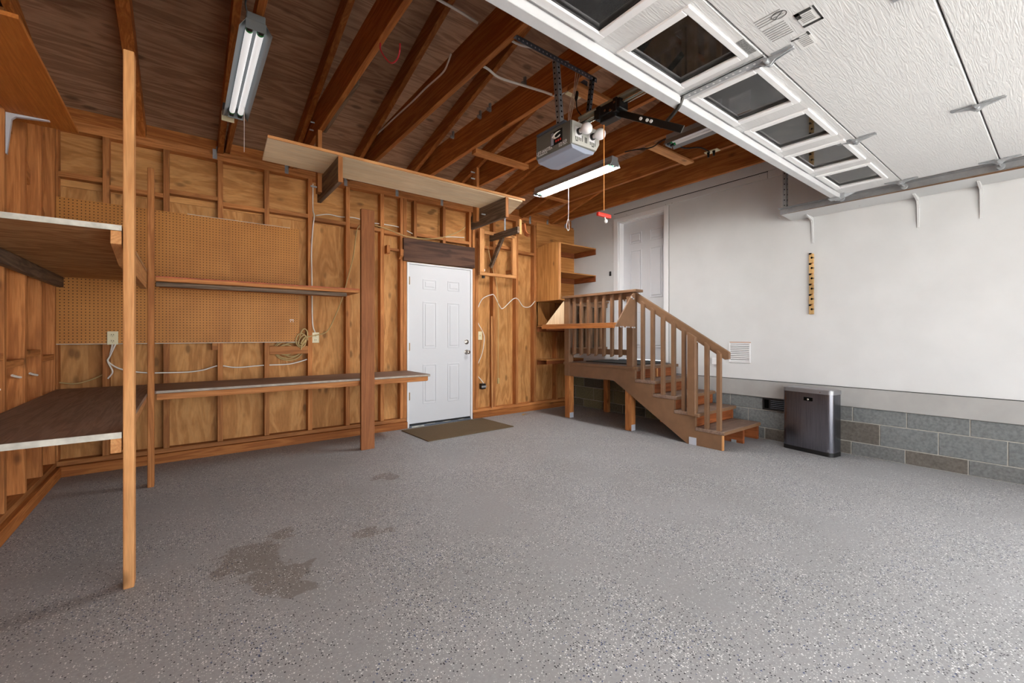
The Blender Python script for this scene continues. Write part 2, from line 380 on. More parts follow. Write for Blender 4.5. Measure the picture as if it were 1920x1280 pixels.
# blocking rows
for x0, x1, z in ((-.833, -.567, 2.50), (-.522, -.158, 2.45), (-.113, .257, 2.50), (.302, .66, 2.455), (.705, 1.078, 2.47), (1.123, 1.483, 2.45),
                  (1.528, 1.892, 2.44), (1.937, 2.145, 2.42), (2.232, 2.33, 2.40), (2.37, 2.745, 2.45), (2.785, 3.155, 2.44), (3.307, 3.563, 2.42), (3.608, 3.985, 2.46), (4.03, 4.345, 2.42)):
    box('blocking', x0, x1, YB, YS, z, z+.042, W_stud('X'), wb, bev=.002)
box('blocking', .706, 1.077, YB, YS, .975, 1.06, W_stud('X'), wb, bev=.002)
box('blocking', .213, .256, YB, YS, 1.03, 1.11, W_stud('X'), wb)
box('top_plate', -.93, 5.22, YB-.005, YS, 2.90, 2.942, W_stud('X'), wb, bev=.003)
box('top_plate', -.93, 5.22, YB, YS, 2.944, 2.985, W_stud('X'), wb, bev=.003)
for x0, x1 in ((-.93, 2.23), (3.215, 5.22)):
    box('bottom_plate', x0, x1, YB-.002, YS, .088, .128, W_stud('X'), wb, bev=.003)
    box('sill_plate', x0+.10*(x0 < 0), x1, YB-.03 if x0 < 0 else YB-.012, YS, 0, .086, W_beam('X'), wb, bev=.003)
for x in (-.83, -.39, .01, .41, .95, 1.46, 2.05):
    pass
# left wall
wlft = box('wall_left', -1.05, -.955, YF, 5.33, 0, 3.9, W_ply('Z')); tag(wlft, kind='structure')
for y0, y1 in ((-1, .2), (.2, 1.42), (1.42, 2.64), (2.64, 3.86), (3.86, 5.1)):
    box('plywood_panel', -.953, -.93, y0+.0015, y1-.0015, .02, 2.44, W_ply('Z'), wlft)
    box('plywood_panel', -.953, -.93, y0+.0015, y1-.0015, 2.443, 3.5, W_ply('Z'), wlft)
y = 5.03
ys = []
while y > -1.0:
    box('stud', -.93, XL, y, y+.042, .13, 3.0+.1, W_stud('Z'), wlft, bev=.002); ys.append(y); y -= .41
for i, y in enumerate(ys[:5]):
    box('blocking', -.93, XL-.004, y-.41+.044, y-.002, .98+.05*(i % 2), 1.022+.05*(i % 2), W_stud('Y'), wlft)
box('bottom_plate', -.93, XL, YF, 5.1, .088, .128, W_stud('Y'), wlft, bev=.003)
box('sill_plate', -.93, XL+.03, YF, 5.07, 0, .086, W_beam('Y'), wlft, bev=.003)
beam('brace', (-.905, 5.0, 2.12), (-.905, 2.9, 3.25), .02, .09, W_stud('Y'), wlft, up=(0, 0, 1))
# right wall: painted board above, painted timber, concrete block
wr = boxes('wall_right', [(XR, 5.42, YF, 3.379, .662, 4.3), (XR, 5.42, 4.159, 5.33, .662, 4.3), (XR, 5.42, 3.379, 4.159, 2.885, 4.3), (XR+.03, 5.42, YF, 5.33, 0, .662)], M_white)
tag(wr, kind='structure')
box('painted_timber', XR-.012, XR+.03, YF, 2.62, .472, .660, M_grey, wr, bev=.003)
box('painted_timber', XR-.012, XR+.03, 2.623, 5.1, .472, .660, M_grey, wr, bev=.003)
box('mortar_bed', XR+.009, XR+.03, YF, 5.19, 0, .472, M_mort, wr)
blk = {}
def block(y0, y1, z0, z1, m):
    box('concrete_block', XR+.004, XR+.03, y0+.004, y1-.004, z0+.004, z1-.004, m, wr, bev=.003)
k = 0
for (z0, z1, yo) in ((-.06, .128, 1.31), (.128, .327, 1.49), (.327, .472, 1.30)):
    y = yo+.397*10
    while y > YF:
        y0, y1 = max(y-.397, YF), min(y, 5.188)
        if y1-y0 > .05:
            z0_ = max(z0, 0)
            if y0 > 2.5: m = M_cmuo[random.randrange(3)]
            else: m = M_cmu[random.choice((0, 0, 1, 3)) if z0 > .1 else random.choice((1, 2, 2))]
            if z0 == .128 and abs(y-1.49-0) < .1: m = M_cmu[2]
            block(y0, y1, z0_, z1, m)
        y -= .397
# cover boards high on the right wall
box('trim_board', XR-.020, XR, 2.07, 4.24, 2.945, 3.015, M_white, wr, bev=.002)
box('trim_board', XR-.020, XR, -.9, 2.062, 2.945, 3.022, M_white, wr, bev=.002)
box('trim_board', XR-.018, XR, -.9, 4.24, 3.026, 4.1, M_white, wr, bev=.002)
box('wall_board', XR-.008, XR, 4.245, 5.09, .80, 3.6, M_white, wr, bev=.002)
box('wall_board', XR-.004, XR, -.95, 3.30, .664, 2.94, M_white, wr, bev=.001)
for a, b in ((-.9, 4.24),): box('seam_shade', XR-.012, XR-.001, a, b, 3.0155, 3.0255, M_hole, wr)  # dark and grey strips stand in for shadow in the board gaps
box('seam_shade', XR-.014, XR-.001, 2.0625, 2.0695, 2.945, 3.015, M_grey, wr); box('seam_shade', XR-.0085, XR-.001, 4.2405, 4.2449, 1.7, 3.6, M_grey, wr)
box('seam_shade', XR-.011, XR-.001, 3.305, 3.311, .80, 2.944, M_grey, wr); box('seam_shade', XR-.013, XR-.001, YF, 5.1, .6602, .6635, M_hole, wr)
# front wall around the open doorway, behind the camera
wf = boxes('wall_front', [(-1.05, -.55, YF-.12, YF, 0, 4.3), (4.68, 5.42, YF-.12, YF, 0, 4.3), (-.55, 4.68, YF-.12, YF, 2.34, 4.3)], W_ply('Z')); tag(wf, kind='structure')

# ------------------------------------------------------------------ roof
ev = box('sky_blocking_eave', -1.4, 5.8, -1.95, YF-.12, 2.42, 2.56, M_trimw); tag(ev, kind='structure')  # unseen overhang added to keep high sky light off the near floor
YR = 1.5
ce = hexa('ceiling', [(-1.05, YR, RZ(YR)+.165), (5.42, YR, RZ(YR)+.165), (5.42, 5.6, RZ(5.6)+.165), (-1.05, 5.6, RZ(5.6)+.165)],
          [(-1.05, YR, RZ(YR)+.2), (5.42, YR, RZ(YR)+.2), (5.42, 5.6, RZ(5.6)+.2), (-1.05, 5.6, RZ(5.6)+.2)], W_roof('X')); tag(ce, kind='structure')
hexa('roof_slope', [(-1.05, -1.3, RZ(YR)-.24*2.8+.165), (5.42, -1.3, RZ(YR)-.24*2.8+.165), (5.42, YR, RZ(YR)+.165), (-1.05, YR, RZ(YR)+.165)],
     [(-1.05, -1.3, RZ(YR)-.24*2.8+.2), (5.42, -1.3, RZ(YR)-.24*2.8+.2), (5.42, YR, RZ(YR)+.2), (-1.05, YR, RZ(YR)+.2)], W_roof('X'), ce)
def sheet(x0, x1, y0, y1):
    g = .0025; V = [(x0+g, y0+g, RZ(y0)+.145), (x1-g, y0+g, RZ(y0)+.145), (x1-g, y1-g, RZ(y1)+.145), (x0+g, y1-g, RZ(y1)+.145)]
    hexa('roof_sheet', V, [(a, b, c+.018) for a, b, c in V], W_roof('X'), ce)
for j, (y0, y1) in enumerate(((4.07, 5.45), (2.85, 4.07), (1.63, 2.85))):
    xs = [-1.0, 1.52, 3.95, 5.2] if j % 2 else [-1.0, .30, 2.74, 5.2]
    for a, b in zip(xs, xs[1:]): sheet(a, b, y0, y1)
def rafter(x, w=.045):
    pts = [(5.45, RZ(5.45)), (YR+.02, RZ(YR+.02)), (YR+.02, RZ(YR+.02)+.145), (5.45, RZ(5.45)+.145)]
    prism('rafter', pts, 'X', x, x+w, W_beam('Y'), ce, bev=.002)
    q = [(-1.2, RZ(YR)-.24*2.7), (YR-.02, RZ(YR)), (YR-.02, RZ(YR)+.145), (-1.2, RZ(YR)-.24*2.7+.145)]
    prism('rafter', q, 'X', x, x+w, W_beam('Y'), ce)
for x, w in ((-.90, .045), (-.355, .075), (.256, .048), (.886, .044), (1.486, .044), (2.112, .044), (2.745, .044), (3.40, .044), (4.07, .044), (4.69, .044)): rafter(x, w)
box('ridge_board', -1, 5.2, YR-.019, YR+.019, RZ(YR)-.05, RZ(YR)+.15, W_beam('X'), ce)
JB = 2.99
JX = ((.318, .040), (.94, .041), (1.563, .042), (2.205, .045), (2.835, .042), (3.462, .042), (4.135, .044), (4.775, .044))
for x, w in JX:
    y1 = YB+.0; zt = JB+.262; yc = YB-(zt-(RZ(YB)+.13))/.24
    pts = [(-1.0, JB), (y1, JB), (y1+.09, JB), (y1+.09, RZ(y1+.09)+.13), (yc, zt), (-1.0, zt)]
    if x < .5: pts = [(-1.0, JB), (y1+.09, JB), (y1+.09, JB+.085), (4.9, JB+.09), (-1.0, JB+.09)]
    prism('ceiling_joist', pts, 'X', x, x+w, W_beam('Y'), ce, bev=.002)
xs = [-.93]+sorted([-.355, -.28, .256, .358, .886, .981, 1.486, 1.605, 2.112, 2.25, 2.745, 2.877, 3.40, 3.504, 4.07, 4.179, 4.69, 4.819])+[5.2]
for a, b in zip(xs[::2], xs[1::2]):
    box('eave_block', a+.002, b-.002, YB+.03, YB+.07, 2.987, RZ(YB)+.13, W_beam('X'), ce)
# short boards nailed across the joists
def cross(x0, x1, y, w, z=JB-.022, t=.02, m=None):
    box('cross_board', x0, x1, y, y+w, z, z+t, m or W_stud('X'), ce, bev=.002)
cross(2.235, 2.90, 3.49, .075, JB-.045, .043); cross(3.43, 4.12, 4.10, .07); cross(3.50, 4.20, 2.37, .10, m=W_new('X')); cross(2.22, 2.62, 2.13, .10, JB-.03, .028)
box('scab_board', .982, 1.012, 3.15, 4.08, 3.0, 3.045, W_old('Y'), ce)
# framing clips on the top plate
for x in (.235, .866, 1.479, 2.099, 2.724, 3.335, 4.256, 4.62, 5.02):
    boxes('framing_clip', [(x-.018, x+.018, YB-.010, YB-.007, 2.905, 3.0), (x+.012, x+.018, YB-.010, YB+.02, 2.95, 3.03)], M_galv, ce)

# ------------------------------------------------------------------ back door
def panel_door(name, x0, x1, y, z0, z1, mat, rects, parent, dep=.005, ax='Y'):
    """flat slab with raised mouldings; (a,b) horizontal extent, d depth axis; rects in absolute coordinates"""
    T = .035
    def BX(a0, a1, d0, d1, c0, c1):
        return (a0, a1, d0, d1, c0, c1) if ax == 'Y' else (d0, d1, a0, a1, c0, c1)
    slab = box(name, *BX(x0, x1, y, y+T, z0, z1), mat, parent, bev=.002)
    for (a0, a1, c0, c1) in rects:
        w = .012
        boxes('panel_moulding', [BX(a0, a1, y-dep, y, c1-w, c1), BX(a0, a1, y-dep, y, c0, c0+w), BX(a0, a0+w, y-dep, y, c0+w, c1-w), BX(a1-w, a1, y-dep, y, c0+w, c1-w)], mat, slab, bev=.002)
        box('raised_field', *BX(a0+.032, a1-.032, y-dep-.001, y, c0+.032, c1-.032), mat, slab, bev=.004)
    return slab
d1 = boxes('door_1', [(2.233, 2.262, YB-.008, 5.19, 0, 2.105), (3.178, 3.207, YB-.008, 5.19, 0, 2.105), (2.262, 3.178, YB-.008, 5.19, 2.083, 2.105)], M_trimw, bev=.002)
tag(d1, kind='structure')
D1 = [(a, b, c, d) for c, d in ((1.775, 1.905), (1.005, 1.612), (.286, .797)) for a, b in ((2.453, 2.648), (2.818, 3.0))]
slab1 = panel_door('door_leaf', 2.265, 3.175, YB+.003, .045, 2.080, M_door, D1, d1)
for c, r in (((3.112, YB+.003, 1.082), .030), ((3.112, YB+.003, .942), .030)):
    lathe('rose' if r else '', c, (0, -1, 0), [(0, .034), (.006, .034), (.010, .030), (.011, .012)], M_chrome, slab1)
lathe('deadbolt_thumbturn', (3.112, YB-.008, 1.082), (0, -1, 0), [(0, .018), (.012, .017), (.016, .01)], M_chrome, slab1)
lathe('door_knob', (3.112, YB-.008, .942), (0, -1, 0), [(0, .011), (.022, .011), (.028, .024), (.042, .029), (.056, .024), (.062, .01)], M_chrome, slab1)
for z in (.40, 1.03, 1.87):
    boxes('hinge', [(2.258, 2.272, YB-.012, YB-.006, z-.05, z+.05)], plain('brass_hinge', srgb(150, 128, 96), .35, .8) if z == .40 else bpy.data.materials['brass_hinge'], d1, bev=.002)
box('threshold', 2.262, 3.178, YB-.02, 5.19, 0, .022, M_dkmetal, d1, bev=.003)
boxes('threshold_wear', [(2.50, 2.62, YB-.0205, YB+.0, .0222, .0236), (2.74, 2.86, YB-.0205, YB-.002, .0222, .0236), (2.98, 3.06, YB-.0205, YB+.0, .0222, .0236), (2.29, 2.46, YB-.0225, YB-.0205, .002, .018)], M_dust, d1)
box('weather_strip', 2.266, 3.174, YB+.006, YB+.03, .024, .044, M_black, d1)
hb = box('header_board', 2.174, 3.228, YB-.038, YB-.001, 2.113, 2.40, W_dark('X'), None, bev=.004)
tag(hb, 'dark stained timber header board above the white back door', 'board')

# ------------------------------------------------------------------ upper door on the right wall
d2 = boxes('door_2', [(XR-.022, XR, 4.159, 4.24, .80, 2.943), (XR-.022, XR, 3.312, 3.379, .80, 2.943), (XR-.022, XR, 3.379, 4.159, 2.885, 2.943),
                      (XR, XR+.15, 4.145, 4.159, .80, 2.885), (XR, XR+.15, 3.379, 3.393, .80, 2.885), (XR, XR+.15, 3.393, 4.145, 2.871, 2.885)], M_trimw, bev=.003)
tag(d2, kind='structure')
D2 = [(a, b, c, d) for c, d in ((2.54, 2.70), (1.72, 2.44), (1.0, 1.53)) for a, b in ((3.469, 3.676), (3.815, 4.02))]
slab2 = panel_door('door_leaf', 3.394, 4.144, XR+.10, .82, 2.870, M_door, D2, d2, dep=.011, ax='X')
lathe('door_knob', (XR+.10, 4.085, 1.71), (-1, 0, 0), [(0, .030), (.006, .030), (.010, .011), (.024, .011), (.03, .024), (.044, .028), (.056, .02)], M_chrome, slab2)
box('threshold', XR-.005, XR+.15, 3.379, 4.159, .79, .815, M_dkmetal, d2)

# ------------------------------------------------------------------ corner shelving on the left
t = thing('corner_shelving', 'deep left corner shelving with a dusty lower deck and upper deck on two timber posts', 'shelving', (-.2, 2.66, 0))
p = box('post', -.227, -.187, 2.66, 2.745, 0, 2.505, W_new('Z'), t, bev=.006, seg=2)
box('post', -.229, -.188, 4.32, 4.405, 0, 2.473, W_stud('Z'), t, bev=.004)
up = box('upper_deck', -.838, -.231, 2.665, 5.085, 1.662, 1.684, wood('chip_panel', srgb(166, 118, 76), srgb(190, 144, 98), srgb(208, 164, 118), 'X', knots=False, stretch=.15), t)
box('deck_edge', -.838, -.231, 2.658, 2.665, 1.660, 1.685, M_dust, up)
prism('upper_beam', [(2.663, 1.659), (2.663, 1.598), (2.98, 1.535), (4.318, 1.535), (4.318, 1.659)], 'X', -.270, -.232, W_new('Y'), t, bev=.002)
box('wall_cleat', XL+.001, XL+.04, 2.66, 5.098, 1.575, 1.660, W_old('Y'), t, bev=.003)
lo = box('lower_deck', -.838, -.231, 2.665, 5.085, .706, .731, W_tread('Y'), t)
box('deck_edge', -.838, -.231, 2.658, 2.665, .704, .732, M_dust, lo)
prism('lower_beam', [(2.663, .703), (2.663, .637), (4.318, .665), (4.318, .703)], 'X', -.270, -.232, W_new('Y'), t, bev=.002)
box('rear_cleat', -.835, -.232, 5.05, 5.098, .60, .702, W_stud('X'), t)

# long bench and long shelf along the back wall
t = thing('workbench', 'long narrow plywood bench running along the back wall to the white door', 'workbench', (1, 4.8, 0))
top = box('bench_top', -.228, 2.228, 4.44, 5.095, .708, .732, W_tread('X'), t, bev=.002)
boxes('ply_edge', [(-.18, 2.228, 4.4385, 4.44, .714+i*.006, .717+i*.006) for i in range(3)], M_dust, top)
box('apron', -.18, 2.20, 4.46, 4.498, .655, .707, W_stud('X'), t, bev=.003)
for x in (.665, 1.495, 2.19): box('bearer', x, x+.038, 4.50, 5.095, .655, .707, W_stud('Y'), t)
t = thing('long_shelf', 'long timber shelf with a red stained edge across the pegboard', 'shelf', (.6, 4.8, 1.6))
b_ = box('shelf_board', -.186, 1.428, 4.442, 5.085, 1.612, 1.652, W_stud('X'), t, bev=.003)
box('red_edge', -.186, 1.428, 4.439, 4.442, 1.643, 1.652, plain('red_stain_edge', srgb(168, 82, 52), .7, nscale=12, namp=.4), b_)
box('shelf_cleat', -.186, 1.32, 4.50, 4.545, 1.575, 1.610, W_old('X'), t, bev=.002)
t = box('support_post', 1.430, 1.569, 4.395, 4.434, 0, 2.472, wood('brown_post', srgb(150, 92, 54), srgb(166, 104, 62), srgb(178, 116, 72), 'Z', knots=False, contrast=.5), None, bev=.003)
tag(t, 'wide flat brown timber post standing on the floor at the bench front', 'post')

# pegboard and what hangs on or around it
t = thing('pegboard', 'large brown pegboard on the back wall behind the shelving', 'pegboard', (0, YB, 1.1))
for x0, x1 in ((-.86, .360), (.3615, .985)): box('hardboard_panel', x0, x1, YB-.008, YB-.001, 1.106, 2.325, M_peg, t)
box('white_edge', -.855, .985, YB-.010, YB-.0005, 1.100, 1.1055, M_dust, t); box('white_edge', .02, .90, YB-.010, YB-.0005, 2.3255, 2.3295, M_dust, t)
t = thing('peg_hook', 'small white plastic hook on the right of the pegboard', 'hook', (.92, YB-.01, 1.33))
boxes('hook_plate', [(.895, .935, YB-.014, YB-.0085, 1.338, 1.346), (.90, .906, YB-.016, YB-.0085, 1.318, 1.328), (.925, .931, YB-.016, YB-.0085, 1.318, 1.328)], M_cable, t)

def outlet(label, x, z, y, slots=True):
    t = thing('wall_outlet', label, 'outlet', (x, y, z))
    pl_ = box('cover_plate', x-.036, x+.036, y-.008, y-.001, z-.058, z+.058, M_ivory, t, bev=.002)
    for dz in (.027, -.027):
        r_ = lathe('socket', (x, y-.008, z+dz), (0, -1, 0), [(0, .017), (.003, .016)], M_ivory, pl_, n=16)
        boxes('socket_slot', [(x-.008, x-.005, y-.0118, y-.0105, z+dz-.003, z+dz+.008), (x+.005, x+.008, y-.0118, y-.0105, z+dz-.003, z+dz+.008), (x-.002, x+.002, y-.0118, y-.0105, z+dz-.011, z+dz-.007)], M_hole, pl_)
    return t
outlet('ivory duplex outlet on the lower edge of the pegboard', -.50, 1.153, YB-.009)
o2 = outlet('ivory duplex outlet on a stud right of the pegboard', 1.158, 1.150, YB+.012)
box('outlet_box', 1.125, 1.19, YB+.012, YB+.06, 1.10, 1.20, M_dkmetal, o2)
t = thing('light_switch', 'ivory light switch plate right of the white back door', 'switch', (3.36, 5.14, 1.17))
box('cover_plate', 3.325, 3.395, 5.135, 5.142, 1.11, 1.228, M_ivory, t, bev=.002); box('toggle', 3.354, 3.366, 5.122, 5.136, 1.16, 1.182, M_ivory, t, bev=.002)
box('switch_box', 3.328, 3.392, 5.142, 5.188, 1.12, 1.22, M_dkmetal, t)

# cables stapled along the back wall
def cab(label, pts, r, m, name='wall_cable', cat='cable', k=6):
    return tag(tube(name, pts, r, m, None, k=k), label, cat)
YC = YB-.008
cab('white cable running down beside the stud right of the pegboard', [(1.145, YS-.012, 2.88), (1.145, YS-.012, 2.60), (1.14, YC, 2.50), (1.125, YC, 2.35), (1.112, YC, 2.1), (1.116, YC, 1.8), (1.118, YC, 1.60), (1.12, YC, 1.38), (1.128, YC, 1.27), (1.15, YC+.014, 1.21)], .007, M_cable)
cab('white cable looping level across the studs above the flat brown post', [(1.17, YS-.045, 2.52), (1.30, YS-.045, 2.555), (1.44, YS-.045, 2.55), (1.60, YS-.045, 2.565), (1.78, YS-.045, 2.54), (1.95, YS-.045, 2.545), (2.14, YS-.045, 2.54), (2.28, YS-.045, 2.50), (2.42, YS-.045, 2.46), (2.60, YS-.045, 2.47), (2.85, YS-.045, 2.515), (3.1, YS-.045, 2.54)], .006, M_cable)
cab('aged yellow extension cord hanging down left of the flat brown post', [(1.66, YC-.01, 2.49), (1.60, YC-.02, 2.40), (1.56, YC-.02, 2.1), (1.50, YC-.02, 1.85), (1.44, YC-.02, 1.62), (1.36, YC-.02, 1.40), (1.27, YC-.02, 1.22), (1.16, YC-.004, 1.178), (1.10, YC-.01, 1.165), (1.03, YC-.02, 1.13), (1.0, YC-.02, 1.02)], .006, M_yellow)
cab('aged yellow cord swagging above the header board', [(1.80, YC-.02, 2.50), (1.98, YC-.02, 2.47), (2.2, YC-.02, 2.42), (2.45, YC-.02, 2.42), (2.70, YC-.02, 2.47), (2.95, YC-.03, 2.58), (3.05, YC-.06, 2.66)], .006, M_yellow)
cab('white cable sagging between studs below the left pegboard end', [(-.87, YS-.04, .79), (-.75, YS-.04, .765), (-.66, YS-.04, .785), (-.57, YS-.045, .83)], .006, M_yellow)
cab('white cable threaded low through studs behind the timber posts', [(-.50, YC-.01, 1.10), (-.52, YC, .99), (-.53, YC, .95), (-.45, YC, .88), (-.30, YC, .84), (-.13, YC, .83), (.04, YS-.05, .825), (.15, YS-.05, .84), (.27, YS-.05, .875), (.42, YS-.05, .85), (.66, YS-.05, .862), (.90, YS-.05, .865), (1.08, YS-.05, .91)], .006, M_cable)
cab('short white cable end dangling below the pegboard outlet', [(-.48, YC-.01, 1.10), (-.515, YC-.012, 1.0), (-.53, YC-.012, .95), (-.50, YC-.01, .86), (-.53, YC-.01, .80)], .006, M_cable)
cab('white zigzag cable stapled right of the back door switch', [(3.32, YC+.05, 1.56), (3.40, YC+.04, 1.70), (3.52, YC, 1.76), (3.58, YC, 1.75), (3.70, YC+.03, 1.60), (3.78, YC+.05, 1.58), (3.93, YC+.01, 1.72), (4.02, YC, 1.72), (4.15, YC+.04, 1.62), (4.28, YC+.04, 1.62), (4.36, YC, 1.71)], .0065, M_cable)
cab('thin beige cord hanging straight beside the leaning stick', [(3.44, YC-.03, 2.45), (3.52, YC-.03, 2.15), (3.60, YC-.02, 1.95), (3.63, YC-.02, 1.7), (3.635, YC-.02, 1.2), (3.63, YC-.02, .55)], .004, M_yellow)
box('cord_plug', 3.618, 3.648, YC-.035, YC-.010, .47, .55, M_yellow, None, bev=.004); tag(bpy.data.objects['cord_plug'], 'beige plug at the low end of a hanging cord', 'plug')
cab('white cable curving down beside the light switch', [(3.315, YC+.06, 1.50), (3.325, YC+.05, 1.36), (3.40, YC+.03, 1.22), (3.415, YC+.02, 1.12), (3.39, YC+.03, .93), (3.33, YC+.06, .76)], .0055, M_cable)
t = thing('junction_box', 'small black junction box low beside the leaning stick', 'box', (3.42, 5.15, .43))
box('box_body', 3.38, 3.45, 5.12, 5.185, .40, .48, M_black, t, bev=.004); box('clamp', 3.375, 3.455, 5.112, 5.12, .425, .45, M_galv, t)
tube('cable_tail', [(3.33, 5.17, .60), (3.36, 5.15, .56), (3.41, 5.14, .50), (3.42, 5.14, .47)], .006, M_cable, t)
# coiled cord behind the low block
t = thing('cord_coil', 'coiled yellow extension cord tucked behind the wood block below the pegboard', 'cord', (.95, YB, 1.05))
V = []
for i in range(5):
    a = [(.90+(.14-.022*i)*math.cos(q/14*2*math.pi)+.012*i*(-1)**i, YS-.03-.013*i, 1.02+(.135-.024*i)*math.sin(q/14*2*math.pi)*.85) for q in range(15)]
    V.append(tubev(a, .0065))
for i in range(3):
    a = [(1.005+.01*i+(.05-.012*i)*math.cos(q/12*2*math.pi), YB-.016-.014*i, 1.12+(.075-.018*i)*math.sin(q/12*2*math.pi+.5*i)) for q in range(13)]
    V.append(tubev(a, .0065))
multi('cord_loops', V, M_yellow, t, True)
V = [tubev([(.985, YB-.01, 1.12), (1.0, YB-.02, 1.20), (1.03, YB-.02, 1.245), (1.065, YB-.02, 1.22), (1.07, YB-.02, 1.12)], .0065)]
multi('cord_bight', V, M_yellow, t, True)
# wooden saddle hook left of the header board
t = thing('tool_saddle', 'small wooden tool holder with two blocks left of the header board', 'holder', (2.05, YB, 2.23))
box('holder_block', 1.94, 1.98, YB-.09, YB-.002, 2.17, 2.27, W_stud('Z'), t, bev=.003)
prism('holder_block', [(YB-.09, 2.16), (YB-.03, 2.12), (YB-.002, 2.14), (YB-.002, 2.24), (YB-.09, 2.24)], 'X', 2.11, 2.15, W_stud('Z'), t, bev=.002)
box('holder_bar', 1.98, 2.11, YB-.05, YB-.002, 2.215, 2.245, W_stud('X'), t, bev=.003)

# pine frame hanging right of the door
t = thing('pine_frame', 'pale pine rectangular frame hanging right of the header board', 'frame', (3.6, 5.0, 2.0))
Yf0, Yf1 = 4.99, 5.03
box('stile', 3.262, 3.338, Yf0, Yf1, 2.06, 2.672, W_new('Z'), t, bev=.003)
box('stile', 3.838, 3.912, Yf0, Yf1, 2.06, 2.60, W_new('Z'), t, bev=.003)
box('rail', 3.262, 3.912, Yf0, Yf1, 2.016, 2.059, W_new('X'), t, bev=.003)
box('rail', 3.3385, 3.912, Yf0, Yf1, 2.60, 2.645, W_new('X'), t, bev=.003)
box('spacer', 3.27, 3.31, Yf1, YB+.09, 2.55, 2.60, W_stud('Y'), t); box('spacer', 3.86, 3.90, Yf1, YB+.09, 2.10, 2.15, W_stud('Y'), t)
for x, z in ((3.30, 2.55), (3.30, 2.33), (3.875, 2.27)):
    pass
t = thing('globe_bulb', 'small white bulb in a black holder at the pine frame corner', 'bulb', (3.36, 5.06, 2.06))
lathe('glass', (3.365, 5.06, 2.075), (0, 0, 1), [(0, .010), (.008, .020), (.022, .026), (.036, .022), (.045, .008)], M_bulb, t)
lathe('holder', (3.365, 5.06, 1.985), (0, 0, 1), [(0, .022), (.03, .024), (.09, .012)], M_black, t)
# weathered strut bracket
t = thing('strut_bracket', 'grey weathered timber strut bracket reaching out over the pine frame', 'bracket', (3.52, 5.1, 2.5))
beam('arm', (3.515, 5.095, 2.575), (3.515, 4.44, 2.575), .04, .085, W_old('Y'), t, bev=.002)
beam('diagonal_brace', (3.515, 5.095, 2.16), (3.515, 4.80, 2.535), .038, .06, W_old('Y'), t, bev=.002)
box('tip_block', 3.536, 3.575, 4.45, 4.49, 2.52, 2.72, W_new('Z'), t, bev=.003)
boxes('strap', [(3.44, 3.465, 4.66, 4.665, 2.60, 2.98)], M_galv, t)
prism('curved_hook', [(4.46, 2.66), (4.44, 2.58), (4.40, 2.50), (4.34, 2.47), (4.30, 2.50), (4.34, 2.52), (4.38, 2.56), (4.40, 2.66)], 'X', 3.58, 3.60, W_cleat('Z'), t)
t = tag(beam('leaning_stick', (3.50, 5.04, .132), (3.522, 5.085, 1.45), .022, .022, W_new('Z'), None, up=(0, 1, 0)), 'thin pale stick leaning on the wall right of the back door', 'stick')
# plywood lining and corner shelving
t = thing('corner_shelf', 'plywood shelf unit built into the corner above the stair landing', 'shelf unit', (4.8, 4.9, 1.7))
box('back_panel', 4.386, 5.224, YB-.014, YB-.001, 1.70, 2.95, W_shelf('X'), t)
side = prism('side_panel', [(YB-.015, 1.70), (YB-.015, 2.535), (4.9, 2.565), (4.72, 2.575), (4.60, 2.55), (4.60, 1.70)], 'X', 4.385, 4.400, W_shelf('Z'), t)
box('edge_strip', 4.385, 4.425, 4.580, 4.600, 1.70, 2.545, W_new('Z'), t, bev=.002)
for z in (2.545, 2.115):
    box('shelf_board', 4.426, 5.222, 4.602, YB-.016, z, z+.016, W_shelf('X'), t, bev=.001)
    box('wall_cleat', 4.426, 5.200, YB-.036, YB-.016, z-.085, z-.001, W_cleat('X'), t, bev=.002)
    box('wall_cleat', 5.196, 5.217, 4.602, YB-.037, z-.085, z-.001, W_cleat('Y'), t, bev=.002)
box('base_shelf', 4.402, 5.215, 4.62, YB-.016, 1.70, 1.716, W_shelf('X'), t)
for z, lab, y0 in ((1.270, 'short shelf low in the corner level with the landing handrail', 4.86), (.75, 'lowest short shelf in the corner behind the landing legs', 4.86)):
    s_ = thing('low_shelf', lab, 'shelf', (4.8, 5, z), group=None)
    box('shelf_board', 4.405, 5.21, y0, YB-.002, z+.034, z+.050, W_shelf('X'), s_); box('front_cleat', 4.405, 5.21, y0, y0+.02, z-.02, z+.033, W_cleat('X'), s_, bev=.002)
    box('wall_cleat', 4.405, 5.21, YB-.022, YB-.002, z-.04, z+.033, W_cleat('X'), s_)
box('plywood_panel', 4.42, 4.78, YB-.012, YB-.001, 1.33, 1.70, W_shelf('Z'), wb)

# ------------------------------------------------------------------ stairs and landing
st = thing('staircase', 'brown painted timber stairs with landing against the white wall', 'stairs', (4.8, 3.3, 0))
TZ = [.795, .645, .495, .345, .195]; TN = [3.174, 2.924, 2.653, 2.404, 2.127]
pts = [(4.412, .60), (4.412, .762), (3.21, .762), (3.21, .612)]
for i in range(1, 5): pts += [(TN[i-1]+.035, TZ[i]-.037), (TN[i]+.032, TZ[i]-.037)]
pts += [(2.150, TZ[4]-.037), (2.150, .001), (2.530, .001), (3.53, .60)]
